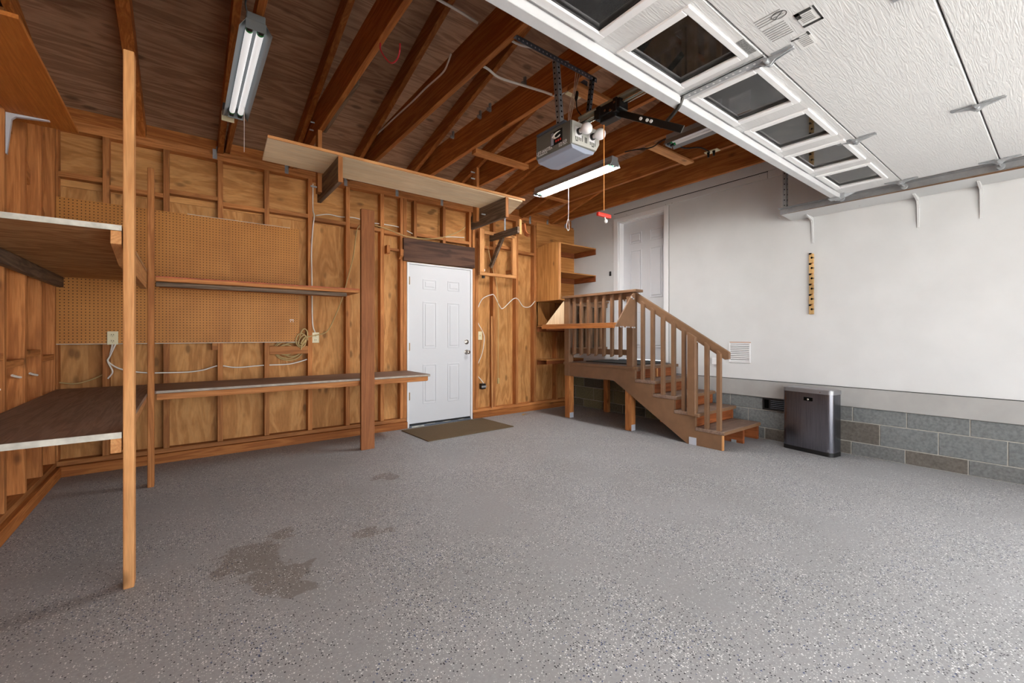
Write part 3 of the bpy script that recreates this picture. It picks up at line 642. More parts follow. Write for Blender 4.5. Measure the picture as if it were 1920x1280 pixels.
# remove duplicate where the last tread meets the toe
pts = [(4.412, .60), (4.412, .758)]
pts += [(3.205, .758)]
for i in range(1, 5):
    pts += [(TN[i-1]+.031, TZ[i]-.038), (TN[i]+.031, TZ[i]-.038)]
pts += [(2.150, .157), (2.150, .001), (2.530, .001), (3.53, .60)]
clean = []
for q in pts:
    if not clean or (abs(q[0]-clean[-1][0])+abs(q[1]-clean[-1][1])) > .004: clean.append(q)
def stringer(x0, x1, m):
    return prism('stringer', clean, 'X', x0, x1, m, st, bev=.001)
stringer(4.335, 4.373, M_brown)
stringer(4.800, 4.838, W_cleat('Y')); stringer(5.150, 5.188, W_cleat('Y'))
box('painted_toe', 4.3345, 4.3735, 2.142, 2.1495, .001, .157, W_new('Z'), st)
for i in range(1, 5):
    y0 = TN[i]; y1 = TN[i-1]+.028
    box('tread', 4.330, 5.185 if i < 4 else 5.17, y0, y1, TZ[i]-.037, TZ[i], W_tread('X'), st, bev=.004)
    box('tread_nosing', 4.329, 5.186 if i < 4 else 5.171, y0-.006, y0+.0, TZ[i]-.036, TZ[i]-.003, M_brown, st, bev=.002)
for i in range(4):
    box('riser', 4.375, 5.149, TN[i]+.034, TN[i]+.050, TZ[i+1]+.001, TZ[i]-.039, W_cleat('X'), st)
    if i < 3: box('riser_cleat', 4.77, 4.799, TN[i]+.020, TN[i]+.034, TZ[i+1]+.001, TZ[i]-.039, W_new('Z'), st)
box('deck', 4.330, 5.222, TN[0], 4.425, .759, .795, W_tread('Y'), st, bev=.003)
box('deck_edge', 4.324, 4.330, TN[0], 4.425, .760, .794, M_brown, st); box('deck_edge', 4.324, 5.222, TN[0]-.006, TN[0], .760, .794, M_brown, st)
box('rim_joist', 4.374, 5.215, 4.374, 4.412, .60, .757, W_stud('X'), st); box('rim_joist', 5.178, 5.215, 3.25, 4.373, .60, .757, W_stud('Y'), st)
for (x0, y0) in ((4.340, 4.322), (4.345, 3.270)):
    lg = box('leg', x0, x0+.09, y0, y0+.09, 0, .598, W_stud('Z'), st, bev=.003)
    box('anchor_plate', x0+.008, x0+.082, y0-.004, y0, .002, .075, M_plate, lg, bev=.001)
box('anchor_plate', 4.325, 4.334, 2.42, 2.50, .002, .08, M_plate, st)
lgw = box('leg', 5.12, 5.176, 3.30, 3.38, 0, .60, W_stud('Z'), st); lgw = box('leg', 5.12, 5.176, 4.28, 4.36, 0, .60, W_stud('Z'), st)
box('angle_clip', 4.79, 4.8, 2.22, 2.27, .001, .03, M_galv, st)
# landing railing
for y0 in (4.322, 3.235):
    box('post', 4.333, 4.423, y0, y0+.095, .60 if y0 > 4 else .73, 1.698, M_brown, st, bev=.004)
box('post_trim', 4.322, 4.43, 3.20, 3.235, .735, .795, M_brown, st)
box('top_rail', 4.30, 4.445, 3.165, 4.43, 1.70, 1.733, M_brown, st, bev=.006, seg=2)
box('upper_band', 4.374, 4.410, 3.331, 4.321, 1.625, 1.699, M_brown, st, bev=.002)
box('lower_band', 4.374, 4.410, 3.331, 4.321, .925, .995, M_brown, st, bev=.002)
for i in range(7):
    y = 3.415+.1335*i
    prism('baluster', [(y, .915), (y+.040, .895), (y+.040, 1.698), (y, 1.698)], 'X', 4.335, 4.373, M_brown, st, bev=.002)
# railing across the far end of the landing
box('end_panel', 4.43, 5.18, 4.4405, 4.452, .90, 1.60, plain('dark_brown_panel', srgb(84, 68, 52), .7, nscale=6, namp=.25), st)
box('end_rail', 4.425, 5.222, 4.34, 4.44, 1.668, 1.698, M_brown, st, bev=.004)
box('end_band', 4.425, 5.222, 4.37, 4.40, 1.60, 1.667, M_brown, st); box('end_band', 4.425, 5.222, 4.37, 4.40, .925, .995, M_brown, st)
for i in range(6):
    x = 4.53+.115*i; box('baluster', x, x+.038, 4.401, 4.439, .90, 1.667, M_brown, st, bev=.002)
# stair handrail and balusters
def hz(y): return 1.667-(3.174-y)*(1.667-1.007)/(3.174-2.10)
prism('handrail', [(3.234, hz(3.234)), (3.234, hz(3.234)-.105), (2.14, hz(2.14)-.105), (2.095, hz(2.095)-.07), (2.095, hz(2.095)-.003), (2.10, hz(2.10))], 'X', 4.374, 4.412, M_brown, st, bev=.005)
bi = ((3.083, 3.123, 1), (2.946, 2.988, 1), (2.81, 2.852, 2), (2.677, 2.72, 2), (2.552, 2.594, 3), (2.292, 2.334, 4), (2.163, 2.205, 4))
for y0, y1, ti in bi:
    prism('baluster', [(y0, TZ[ti]+.0005 if ti < 5 else .1), (y1, TZ[ti]+.0005), (y1, hz(y1)-.045), (y0, hz(y0)-.058)], 'X', 4.333, 4.372, M_brown, st, bev=.002)
prism('newel_post', [(2.41, .315), (2.503, .315), (2.503, 1.213), (2.41, 1.156)], 'X', 4.290, 4.3285, M_brown, st, bev=.004)
box('newel_block', 4.29, 4.332, 2.375, 2.409, .308, .345, M_brown, st, bev=.003)
box('newel_back', 4.333, 4.372, 2.42, 2.50, TZ[3]+.001, 1.10, M_brown, st, bev=.003)
# black mat on landing
m_ = box('landing_mat', 4.60, 5.17, 3.35, 4.25, .796, .808, M_matdk, None, bev=.003); tag(m_, 'dark doormat lying on the stair landing by the upper door', 'mat')
# outer shelf hung on the landing railing
t = thing('railing_shelf', 'small plank shelf bracketed outside the stair landing railing', 'shelf', (4.15, 3.8, 1.3))
box('shelf_board', 3.945, 4.332, 3.215, 4.46, 1.296, 1.324, W_stud('Y'), t, bev=.003)
box('shelf_front', 3.935, 3.975, 3.215, 4.46, 1.262, 1.295, W_beam('Y'), t, bev=.002)
prism('end_bracket', [(3.96, 1.278), (4.331, 1.262), (4.331, 1.69), (4.27, 1.66)], 'Y', 3.196, 3.214, M_brown, t, bev=.001)
prism('end_bracket', [(3.99, 1.325), (4.331, 1.325), (4.331, 1.665)], 'Y', 4.418, 4.432, W_pale('Z'), t, bev=.001)
for x, z in ((4.29, 1.615), (4.255, 1.63), (4.05, 1.275), (4.09, 1.275), (4.16, 1.273), (4.20, 1.273), (4.27, 1.27), (4.31, 1.27)): cyl('bolt_head', (x, 3.196, z), (x, 3.186, z), .009, M_plate, t, 8)

# ------------------------------------------------------------------ overhead pale shelf
t = thing('overhead_shelf', 'long pale plywood shelf hanging below the ceiling joists', 'shelf', (1.7, 3.75, 2.6))
prism('shelf_board', [(.474, 3.511), (2.862, 3.553), (2.875, 3.575), (3.035, 4.0), (3.02, 4.02), (.501, 3.99)], 'Z', 2.60, 2.618, W_pale('X'), t)
box('edge_strip', .474, 2.86, 3.503, 3.5105, 2.598, 2.619, W_new('X'), t)
for x0 in (.966, 2.620):
    prism('bracket_board', [(3.53, 2.598), (3.53, 2.395), (4.20, 2.395), (4.20, 2.54), (4.12, 2.598)], 'X', x0, x0+.034, W_old('Y'), t, bev=.002)
    box('bracket_face', x0, x0+.034, 3.522, 3.5295, 2.395, 2.598, W_stud('Z'), t)
    box('hanger', x0-.036, x0-.001, 4.02, 4.10, 2.44 if x0 < 2 else 2.45, 2.988 if x0 < 2 else 3.05, W_stud('Z'), t, bev=.002)
for x, y, z in ((.93, 4.06, 2.49), (2.584, 4.06, 2.93), (2.584, 4.06, 3.0), (2.62, 3.9, 2.5)): cyl('bolt', (x-.05, y, z), (x+.01, y, z), .008, M_galv, t, 8)

# shelf board and brackets, upper left
t = thing('upper_wall_shelf', 'reddish pine shelf board high on the left wall', 'shelf', (-.7, 3.3, 2.5))
box('shelf_board', -.838, -.552, 2.675, 3.952, 2.500, 2.519, wood('red_pine_shelf', srgb(166, 96, 42), srgb(184, 112, 50), srgb(196, 126, 60), 'Y', knots=True, contrast=.4, cell=3), t, bev=.001)
for y in (3.825, 2.90):
    br = prism('shelf_bracket', [(-.839, 2.495), (-.66, 2.499), (-.66, 2.494), (-.80, 2.478), (-.815, 2.46), (-.834, 2.25), (-.839, 2.25)], 'Y', y-.012, y+.012, M_plate, t, bev=.001)
# cables through the left wall studs
for i, (y, z) in enumerate(((3.72, .86), (4.13, .90), (4.53, .885))):
    cab(('short white cable between left wall studs, nearest', 'short white cable between left wall studs, middle', 'short white cable between left wall studs, by the corner')[i],
        [(-.88, y, z+.02), (-.87, y+.03, z+.01), (-.86, y+.08, z)], .008, M_cable)

# ------------------------------------------------------------------ fluorescent fixtures
def fixture(label, x0, x1, y0, y1, z, mt, fin):
    t = thing('strip_light', label, 'light fixture', ((x0+x1)/2, (y0+y1)/2, z))
    xc = (x0+x1)/2; w = (x1-x0)/2
    prof = [(xc-w, z), (xc-w+.004, z+.004), (xc-.045, z+.055), (xc+.045, z+.055), (xc+w-.004, z+.004), (xc+w, z), (xc+w-.002, z+.008), (xc+.047, z+.060), (xc-.047, z+.060), (xc-w+.002, z+.008)]
    # open trough: two wings and a channel
    for s in (-1, 1):
        prism('reflector_wing', [(xc+s*.045, z+.050), (xc+s*w, z-.004), (xc+s*w, z-.001), (xc+s*.045, z+.054)], 'Y', y0, y1, fin, t)
    box('ballast_channel', xc-.046, xc+.046, y0, y1, z+.050, z+.095, fin, t, bev=.004)
    for y in (y0-.002, y1-.002):
        box('end_plate', xc-.05, xc+.05, y, y+.004, z-.002, z+.05, fin, t)
    for s in (-1, 1):
        xx = xc+s*.027
        cyl('fluorescent_tube', (xx, y0+.06, z+.026), (xx, y1-.06, z+.026), .0185, mt, t, n=18)
        for ya, yb in ((y0+.042, y0+.060), (y1-.060, y1-.042)): cyl('tube_cap', (xx, ya, z+.026), (xx, yb, z+.026), .0188, M_green, t, n=18)
        for ya, yb in ((y0+.004, y0+.042), (y1-.042, y1-.004)): box('lamp_holder', xx-.014, xx+.014, ya, yb, z+.005, z+.05, M_black, t, bev=.004)
    return t
f1 = fixture('twin tube strip light with green caps near the left rafters', .235, .395, 2.745, 3.955, 2.868, M_tubedim, M_reflect)
cyl('mount_stub', (.33, 2.85, 2.962), (.33, 2.85, 2.99), .008, M_galv, f1); cyl('mount_stub', (.33, 3.85, 2.962), (.33, 3.85, 2.99), .008, M_galv, f1)
tube('pull_cord', [(.35, 3.717, 2.87), (.35, 3.717, 2.70), (.35, 3.717, 2.535)], .0018, M_cable, f1, n=5)
f2 = fixture('brightly glowing twin tube strip light below the far ceiling joists', 3.385, 3.545, 2.80, 4.01, 2.895, M_tubeon, M_fixture)
tube('pull_cord', [(3.36, 3.36, 2.90), (3.36, 3.36, 2.5), (3.345, 3.36, 2.44), (3.33, 3.36, 2.37), (3.352, 3.36, 2.33), (3.372, 3.36, 2.36), (3.36, 3.36, 2.46)], .0022, M_cable, f2, n=5, k=3)
f3 = fixture('strip light on the joists above the raised garage door', 3.42, 3.58, 1.02, 2.22, 2.893, M_tubeoff, M_fixture)
t = thing('ceiling_outlet', 'ivory outlet box under the leftmost joist by the left strip light', 'outlet', (.29, 4.1, 2.95))
box('outlet_box', .235, .315, 3.99, 4.10, 2.93, 2.985, M_dkmetal, t, bev=.003); box('cover_plate', .232, .318, 4.10, 4.108, 2.89, 2.965, M_ivory, t, bev=.002); lathe('socket', (.275, 4.104, 2.93), (0, -1, 0), [(0, .012), (.008, .011)], M_ivory, t)
box('mount_bar', .315, .358, 4.02, 4.10, 2.94, 2.989, W_stud('X'), t)
t = thing('lamp_cord', 'black cord rising from the end of the left strip light', 'cord', (.32, 2.7, 2.95))
tube('cord', [(.27, 2.75, 2.96), (.265, 2.72, 3.0), (.31, 2.66, 3.05), (.30, 2.60, 3.12), (.30, 2.5, 3.2)], .005, M_black, t)
tube('white_wire', [(.27, 2.70, 3.0), (.275, 2.62, 3.1), (.29, 2.5, 3.2)], .006, M_cable, t)
# ceiling cables
cab('white cable stapled along the side of the second joist', [(1.555, 2.765, 3.245), (1.555, 2.813, 3.205), (1.555, 2.896, 3.17), (1.555, 3.175, 3.185), (1.555, 3.43, 3.187), (1.555, 3.84, 3.206), (1.555, 4.227, 3.221), (1.53, 4.574, 3.216), (1.54, 4.80, 3.205), (1.54, 4.98, 3.13)], .007, M_cable, 'ceiling_cable')
cab('thick white cable crossing from behind the garage door to the second joist', [(1.0, 2.40, 3.29), (1.26, 2.415, 3.29), (1.42, 2.42, 3.29), (1.57, 2.43, 3.285)], .009, M_cable, 'ceiling_cable')
cab('thick white cable sagging from the second joist to the opener outlet', [(1.62, 2.60, 3.13), (1.72, 2.55, 3.10), (1.84, 2.56, 3.08), (2.0, 2.507, 3.06), (2.15, 2.42, 3.02), (2.24, 2.36, 2.99), (2.28, 2.33, 3.02)], .009, M_cable, 'ceiling_cable')
cab('white cable passing over the perforated hanger bar', [(1.61, 2.40, 3.28), (1.82, 2.33, 3.20), (1.94, 2.27, 3.18), (2.06, 2.21, 3.14), (2.13, 2.20, 3.13), (2.2, 2.20, 3.15)], .008, M_cable, 'ceiling_cable')
cab('thin black cable looping under the far joists beside the short boards', [(3.44, 2.66, 2.98), (3.46, 2.55, 2.97), (3.5, 2.40, 2.95), (3.52, 2.25, 2.98), (3.7, 2.20, 2.93), (3.9, 2.15, 2.97), (4.1, 2.15, 2.98)], .006, M_black, 'ceiling_cable')
t = thing('bike_hook', 'red vinyl coated hook screwed under the first big joist', 'hook', (.962, 2.6, 2.99))
tube('hook_rod', [(.965, 2.60, 3.0), (.965, 2.60, 2.95), (.985, 2.56, 2.88), (1.0, 2.51, 2.835), (1.01, 2.45, 2.83), (1.01, 2.41, 2.86), (1.01, 2.405, 2.90)], .0045, M_redhook, t)
for i, y in enumerate((3.86, 3.35, 3.19, 2.69)):
    t = thing('eye_clamp', ('galvanised clamp on the third joist, farthest from the garage door', 'galvanised clamp on the third joist, farther of the middle pair', 'galvanised clamp on the third joist, nearer of the middle pair', 'galvanised clamp on the third joist, nearest the opener cable')[i], 'clamp', (2.19, y, 3.22))
    box('clamp_strap', 2.186, 2.203, y-.012, y+.012, 3.20, 3.275, M_galv, t, bev=.002); cyl('clamp_bolt', (2.19, y, 3.215), (2.165, y, 3.215), .016, M_galv, t, n=10)
for y, z in ((4.18, 3.11), (4.22, 3.055)): cyl('joist_bolt', (.939, y, z), (.905, y, z), .007, M_galv, ce, 8)

# ------------------------------------------------------------------ garage door
gd = thing('garage_door', 'raised white sectional garage door with a row of windows', 'garage door', (2.06, .3, 2.43))
DX0, DX1, DZ = -.53, 4.65, 2.43
SY = [1.285, .828, .302, -.225, -.75]
wc = [2.06+.607*(k+.5) for k in range(-4, 4)]
HW = .232                      # half width of a window opening
wy0, wy1 = .885, 1.205
bars = [(DX0, DX1, 1.205+.0, SY[0], DZ, DZ+.045), (DX0, DX1, SY[1]+.003, wy0, DZ, DZ+.045)]
edges = [DX0]+[v for c in wc for v in (c-HW, c+HW)]+[DX1]
for a, b in zip(edges[::2], edges[1::2]): bars.append((a, b, wy0, wy1, DZ, DZ+.045))
s1 = boxes('door_section', bars, M_gdoor, gd, bev=.0015)
for c in wc:
    lst = []
    x0, x1 = c-HW, c+HW; w = .028
    fr = [(x0-.012, x1+.012, wy1-w, wy1+.012), (x0-.012, x1+.012, wy0-.012, wy0+w*.6), (x0-.012, x0+w, wy0+w*.6, wy1-w), (x1-w, x1+.012, wy0+w*.6, wy1-w)]
    wfm = boxes('window_frame', [(a, b, d, e, DZ-.010, DZ+.002) for a, b, d, e in fr] +
          [(x0+.004, x1-.004, wy1-.016, wy1-.002, DZ+.002, DZ+.012), (x0+.004, x1-.004, wy0+.002, wy0+.012, DZ+.002, DZ+.012), (x0+.002, x0+.016, wy0+.012, wy1-.016, DZ+.002, DZ+.012), (x1-.016, x1-.002, wy0+.012, wy1-.016, DZ+.002, DZ+.012)], M_lead, s1, bev=.003)
    box('window_pane', x0+.003, x1-.003, wy0+.003, wy1-.003, DZ+.0125, DZ+.0165, M_glass, s1)
prism('bottom_retainer', [(SY[0]-.055, DZ-.002), (SY[0]-.050, DZ-.040), (SY[0]-.004, DZ-.045), (SY[0]+.004, DZ-.03), (SY[0]+.004, DZ+.05), (SY[0]-.01, DZ+.05), (SY[0]-.01, DZ)], 'X', DX0, DX1, plain('bottom_rail_aluminium', srgb(178, 179, 182), .5, nscale=8, namp=.06), gd, bev=.002)
for a, b in zip(SY[1:], SY[2:]):
    sct = box('door_section', DX0, DX1, b+.003, a-.003, DZ, DZ+.045, M_gdoor, gd, bev=.004)
box('joint_shadow', DX0, DX1, SY[1]-.006, SY[1]+.006, DZ+.02, DZ+.03, M_hole, gd); box('joint_shadow', DX0, DX1, SY[2]-.006, SY[2]+.006, DZ+.02, DZ+.03, M_hole, gd)
def hinge(x, y, end=False):
    V, F = prismv([(y-.105, DZ-.001), (y-.10, DZ-.006), (y-.03, DZ-.020), (y-.012, DZ-.036), (y+.012, DZ-.036), (y+.03, DZ-.020), (y+.10, DZ-.006), (y+.105, DZ-.001)], 'X', x-.004, x+.002)
    W = [(x-.022, x+.022, y-.10, y-.02, DZ-.004, DZ-.001), (x-.022, x+.022, y+.02, y+.10, DZ-.004, DZ-.001)]
    parts = [(V, F), ([*bxv(*W[0])], BF), ([*bxv(*W[1])], BF), cylv((x-.03, y, DZ-.022), (x+.03, y, DZ-.022), .010, 12)]
    V2, F2 = prismv([(y-.10, DZ-.001), (y-.03, DZ-.016), (y, DZ-.034), (y+.03, DZ-.016), (y+.10, DZ-.001)], 'X', x+.018, x+.022)
    parts.append((V2, F2))
    if end: parts += [cylv((x, y, DZ-.025), (x+.13, y, DZ-.025), .006, 10), cylv((x+.10, y, DZ-.025), (x+.125, y, DZ-.025), .022, 18)]
    h = multi('hinge', parts, M_galv, gd); return h
for x, y in ((.80, SY[1]), (2.09, SY[1]), (3.395, SY[1]), (.80, SY[2]), (2.09, SY[2]), (3.41, SY[2])): hinge(x, y)
hinge(4.60, SY[1], True); hinge(4.60, SY[2], True); hinge(4.60, SY[3], True)
rb = multi('bottom_bracket', [(bxv(4.52, 4.60, 1.22, 1.30, DZ-.052, DZ-.046), BF), (bxv(4.595, 4.60, 1.20, 1.30, DZ-.05, DZ+.03), BF), cylv((4.59, 1.25, DZ-.02), (4.74, 1.25, DZ-.02), .006, 10), cylv((4.70, 1.25, DZ-.02), (4.725, 1.25, DZ-.02), .022, 18)], M_galv, gd)
beam('lift_strap', (4.61, 1.26, DZ-.045), (4.66, 1.12, DZ+.02), .004, .03, M_galv, gd)
# perforated operator angle across the first section
def perf(name, p0, p1, w, mat, parent, nrm=(0, 0, 1), both=True, step=.035, hole=.006, hm=None):
    """perforated angle: two flanges w wide along p0->p1, dark or light hole discs"""
    p0, p1 = Vector(p0), Vector(p1); d = (p1-p0).normalized(); a = Vector(nrm).normalized(); b = d.cross(a).normalized(); th = .003
    def flange(u, v): # u width dir, v thickness dir
        return [p0, p0+u*w, p0+u*w+v*th, p0+v*th, p1, p1+u*w, p1+u*w+v*th, p1+v*th]
    ob = multi(name, [(flange(a, b), [(0,1,2,3),(7,6,5,4),(0,4,5,1),(1,5,6,2),(2,6,7,3),(3,7,4,0)]), (flange(b, a), [(0,1,2,3),(7,6,5,4),(0,4,5,1),(1,5,6,2),(2,6,7,3),(3,7,4,0)])], mat, parent)
    L_ = (p1-p0).length; H = []; n = int(L_/step)
    for i in range(n):
        c = p0+d*(i+.5)*L_/n
        H.append(cylv(c+a*w*.55-b*.0012, c+a*w*.55+b*(th+.0012), hole, 8)); H.append(cylv(c+b*w*.55-a*.0012, c+b*w*.55+a*(th+.0012), hole, 8))
    hob = multi('bolt_holes', H, hm or M_hole, ob); hob['kind'] = 'stuff'
    return ob
perf('operator_angle', (2.045, SY[0]-.045, DZ-.012), (2.045, SY[1]-.0, DZ-.012), .042, M_galv, gd, nrm=(1, 0, 0), step=.030, hole=.0055, hm=M_stickw)
# labels on the door
t = box('rating_plate', 1.872, 1.995, .836, .868, DZ-.0022, DZ-.0006, M_sticker, gd)
def decal(lst, m, z=DZ-.0012): 
    o = boxes('printed_label', [(a, b, c, d, z-.0006, z+.001) for a, b, c, d in lst], m, gd); return o
decal([(1.888, 2.0, .588, .656)], M_stickw); decal([(1.888, 2.0, .588, .594), (1.985, 2.0, .588, .656), (1.888, 1.93, .640, .656), (1.888, 1.905, .60, .656)], M_ink, DZ-.0022)
decal([(1.915+.012*i, 1.921+.012*i, .606, .648) for i in range(5)], M_inkl, DZ-.0022)
decal([(2.032, 2.146, .652, .713)], M_stickw); decal([(2.04+.014*i, 2.046+.014*i, .662, .70) for i in range(7)], M_inkl, DZ-.0022); decal([(2.032, 2.06, .652, .66), (2.045, 2.052, .69, .72)], M_ink, DZ-.0024)
decal([(1.81+.016*i, 1.814+.016*i, .675, .77) for i in range(4)]+[(1.89+.016*i, 1.894+.016*i, .69, .77) for i in range(7)], M_inkl)
V = []
for q in range(28):
    a0, a1 = 2*math.pi*q/28, 2*math.pi*(q+1)/28
    V.append(cylv((1.843+.022*math.cos(a0), .690+.026*math.sin(a0), DZ-.001), (1.843+.022*math.cos(a1), .690+.026*math.sin(a1), DZ-.001), .0013, 5))
V.append(cylv((1.829, .672, DZ-.001), (1.857, .708, DZ-.001), .0013, 5))
multi('warning_symbol', V, M_ink, gd)
# horizontal track
t = thing('door_track', 'horizontal steel garage door track above the wall shelf', 'track', (4.74, .4, 2.43))
multi('track_channel', [prismv([(4.700, 2.438), (4.760, 2.438), (4.760, 2.395), (4.748, 2.390), (4.748, 2.386), (4.764, 2.390), (4.764, 2.442), (4.700, 2.442)], 'Y', -.9, 1.77), prismv([(4.700, 2.36), (4.764, 2.36), (4.764, 2.356), (4.700, 2.356)], 'Y', 1.768, 1.77)], M_track, t)
perf('track_angle', (4.80, -.9, 2.445), (4.80, 1.77, 2.445), .036, M_track, t, nrm=(0, 0, -1), step=.09)
perf('track_hanger', (4.78, 1.72, 2.40), (4.78, 1.72, 2.985), .035, M_galv, t, nrm=(1, 0, 0), step=.05)
perf('track_hanger', (4.775, 0.55, 2.45), (4.775, 0.55, 2.985), .035, M_galv, t, nrm=(1, 0, 0), step=.05)
# painted wall shelf beside the track with its brackets
t = thing('wall_ledge_shelf', 'white painted board shelf high on the white wall beneath the track', 'shelf', (5.05, .5, 2.42))
sb_ = hexa('shelf_board', [(4.955, -.9, 2.412), (XR-.014, -.9, 2.412), (XR-.014, 1.825, 2.412), (4.865, 1.800, 2.412)], [(4.955, -.9, 2.428), (XR-.014, -.9, 2.428), (XR-.014, 1.825, 2.428), (4.865, 1.80, 2.428)], M_white, t)
hexa('bare_edge', [(4.953, -.9, 2.413), (4.9545, -.9, 2.413), (4.8645, 1.80, 2.413), (4.863, 1.80, 2.413)], [(4.953, -.9, 2.427), (4.9545, -.9, 2.427), (4.8645, 1.8, 2.427), (4.863, 1.80, 2.427)], M_brown, sb_)
for y in (1.633, .823, .442):
    prism('shelf_bracket', [(XR-.006, 2.410), (XR-.20, 2.410), (XR-.20, 2.404), (XR-.045, 2.375), (XR-.028, 2.345), (XR-.012, 2.14), (XR-.006, 2.14)], 'Y', y-.009, y+.009, M_white, t, bev=.002)

# ------------------------------------------------------------------ garage door opener
op = thing('garage_door_opener', 'grey ceiling garage door opener with two white bulbs', 'door opener', (2.06, 2.0, 2.4))
OX0, OX1, OY0, OY1 = 1.93, 2.195, 1.906, 2.245
hs = prism('housing', [(OX0, 2.540), (OX1, 2.540), (OX1, 2.44), (OX1-.03, 2.395), (OX1-.045, 2.388), (OX0+.0, 2.388), (OX0-.0, 2.42)], 'Y', OY0+.004, OY1, M_opener, op, bev=.004)
fp = prism('light_panel', [(OX0+.006, 2.536), (OX1-.004, 2.536), (OX1-.004, 2.445), (OX1-.034, 2.398), (OX0+.006, 2.392)], 'Y', OY0-.004, OY0+.003, M_openerl, op, bev=.002)
boxes('vent_slots', [(x, x+.003, OY0-.0065, OY0-.004, 2.42, 2.455) for x in (1.965, 1.98, 1.995, 2.01, 2.025, 2.05, 2.058, 2.066, 2.10, 2.115, 2.13, 2.145)] + [(1.965, 1.985, OY0-.0065, OY0-.004, 2.412, 2.417), (2.115, 2.135, OY0-.0065, OY0-.004, 2.412, 2.417)], M_ink, fp)
prism('lens_cover', [(OX0+.001, 2.387), (OX1-.045, 2.387), (OX1-.06, 2.365), (2.06, 2.352), (OX0+.012, 2.362)], 'Y', OY0, OY1-.01, M_cover, op, bev=.003)
box('top_bracket', OX0-.006, OX0+.03, 1.96, 2.235, 2.541, 2.556, M_dkmetal, op, bev=.002)
wp = box('wiring_panel', OX0-.0025, OX0+.001, 1.985, 2.095, 2.425, 2.515, M_black, op); box('wiring_label', OX0-.004, OX0-.0024, 2.065, 2.09, 2.43, 2.51, M_cover, wp)
boxes('terminals', [(OX0-.006, OX0-.0025, 1.995+.02*i, 2.005+.02*i, 2.44, 2.452) for i in range(3)], M_red, wp)
multi('loose_wires', [tubev([(OX0-.006, 2.0+.01*i, 2.50), (OX0-.018, 2.03+.01*i, 2.49-.006*i), (OX0-.020, 2.06-.008*i, 2.47+.006*i), (OX0-.014, 2.01+.012*i, 2.46), (OX0-.006, 2.0, 2.475)], .0022, 5) for i in range(4)], M_cable, wp, True)
def text(name, s, size, world_loc, rot, mat, parent, ext=.0006, sx=1):
    cu = bpy.data.curves.new('t', 'FONT'); cu.body = s; cu.size = size; cu.extrude = ext; cu.align_x = 'LEFT'; cu.resolution_u = 2; cu.offset = size*.02
    to = bpy.data.objects.new('t', cu); COL.objects.link(to); dg = bpy.context.evaluated_depsgraph_get(); me = bpy.data.meshes.new_from_object(to.evaluated_get(dg))
    bpy.data.objects.remove(to); bpy.data.curves.remove(cu); me.materials.clear(); o = link(name, me, mat, parent, world_loc, rot); o.scale.x = sx; return o
RT = (math.pi/2, 0, -math.pi/2)
text('lettering', 'LIFT-MASTER', .032, (OX0-.0015, OY1-.008, 2.412), RT, M_stickw, hs, sx=.86); text('lettering', 'PROFESSIONAL', .012, (OX0-.001, OY1-.02, 2.400), RT, M_stickw, hs, sx=1.2)
text('lettering', '1/2 H.P.', .040, (OX0-.0015, 2.02, 2.40), RT, M_stickw, hs, sx=.62)
for x in (1.99, 2.115):
    box('lamp_socket_plate', x-.028, x+.028, OY0-.007, OY0-.0045, 2.44, 2.50, M_trimw, op)
    lathe('lamp_socket', (x, OY0-.006, 2.473), (0, -1, -.08), [(0, .021), (.014, .021), (.016, .014)], M_black, op)
    lathe('light_bulb', (x, OY0-.018, 2.472), (0, -1, -.08), [(0, .014), (.018, .015), (.030, .024), (.046, .033), (.062, .036), (.078, .031), (.090, .017), (.094, .002)], M_bulb, op)
# rail, trolley and arm
box('rail', 2.035, 2.085, -.95, 1.95, 2.585, 2.600, M_railg, op, bev=.002); box('rail_web', 2.055, 2.065, -.95, 1.95, 2.555, 2.585, M_railg, op)
cyl('chain_rod', (2.042, -.95, 2.556), (2.042, 1.93, 2.556), .005, M_chrome, op, n=8); cyl('chain_rod', (2.080, -.95, 2.556), (2.080, 1.93, 2.556), .005, M_chrome, op, n=8)
tr = boxes('trolley', [(2.02, 2.10, 1.60, 1.80, 2.515, 2.575), (2.03, 2.09, 1.64, 1.76, 2.48, 2.515), (2.015, 2.105, 1.62, 1.65, 2.50, 2.585), (2.015, 2.105, 1.75, 1.78, 2.50, 2.585)], M_black, op, bev=.004)
for y, z in ((1.70, 2.53), (1.63, 2.55), (1.66, 2.515)): cyl('trolley_bolt', (2.014, y, z), (2.006, y, z), .008, M_chrome, tr, 8)
arm = beam('straight_arm', (2.05, 1.64, 2.505), (2.05, 1.218, 2.245), .006, .038, M_blackm, op, bev=.002)
for f in (.40, .50, .56): cyl('arm_bolt', (2.046, 1.64+(1.218-1.64)*f, 2.505+(2.245-2.505)*f), (2.04, 1.64+(1.218-1.64)*f, 2.505+(2.245-2.505)*f), .009, M_stickw, arm, 10)
tube('curved_arm', [(2.062, 1.36, 2.315), (2.062, 1.31, 2.335), (2.062, 1.25, 2.38), (2.062, 1.225, 2.425)], .011, M_blackm, op, n=6)
tube('release_cord', [(2.06, 1.752, 2.48), (2.06, 1.752, 2.2), (2.06, 1.752, 1.95)], .003, M_orange, op, n=6)
hd = box('release_handle', 2.0, 2.12, 1.742, 1.762, 1.908, 1.932, M_red, op, bev=.006, seg=2); lathe('cord_knot', (2.065, 1.75, 1.908), (.3, -.1, -1), [(0, .004), (.012, .005), (.02, .012), (.032, .010), (.036, .004)], M_stickw, op)
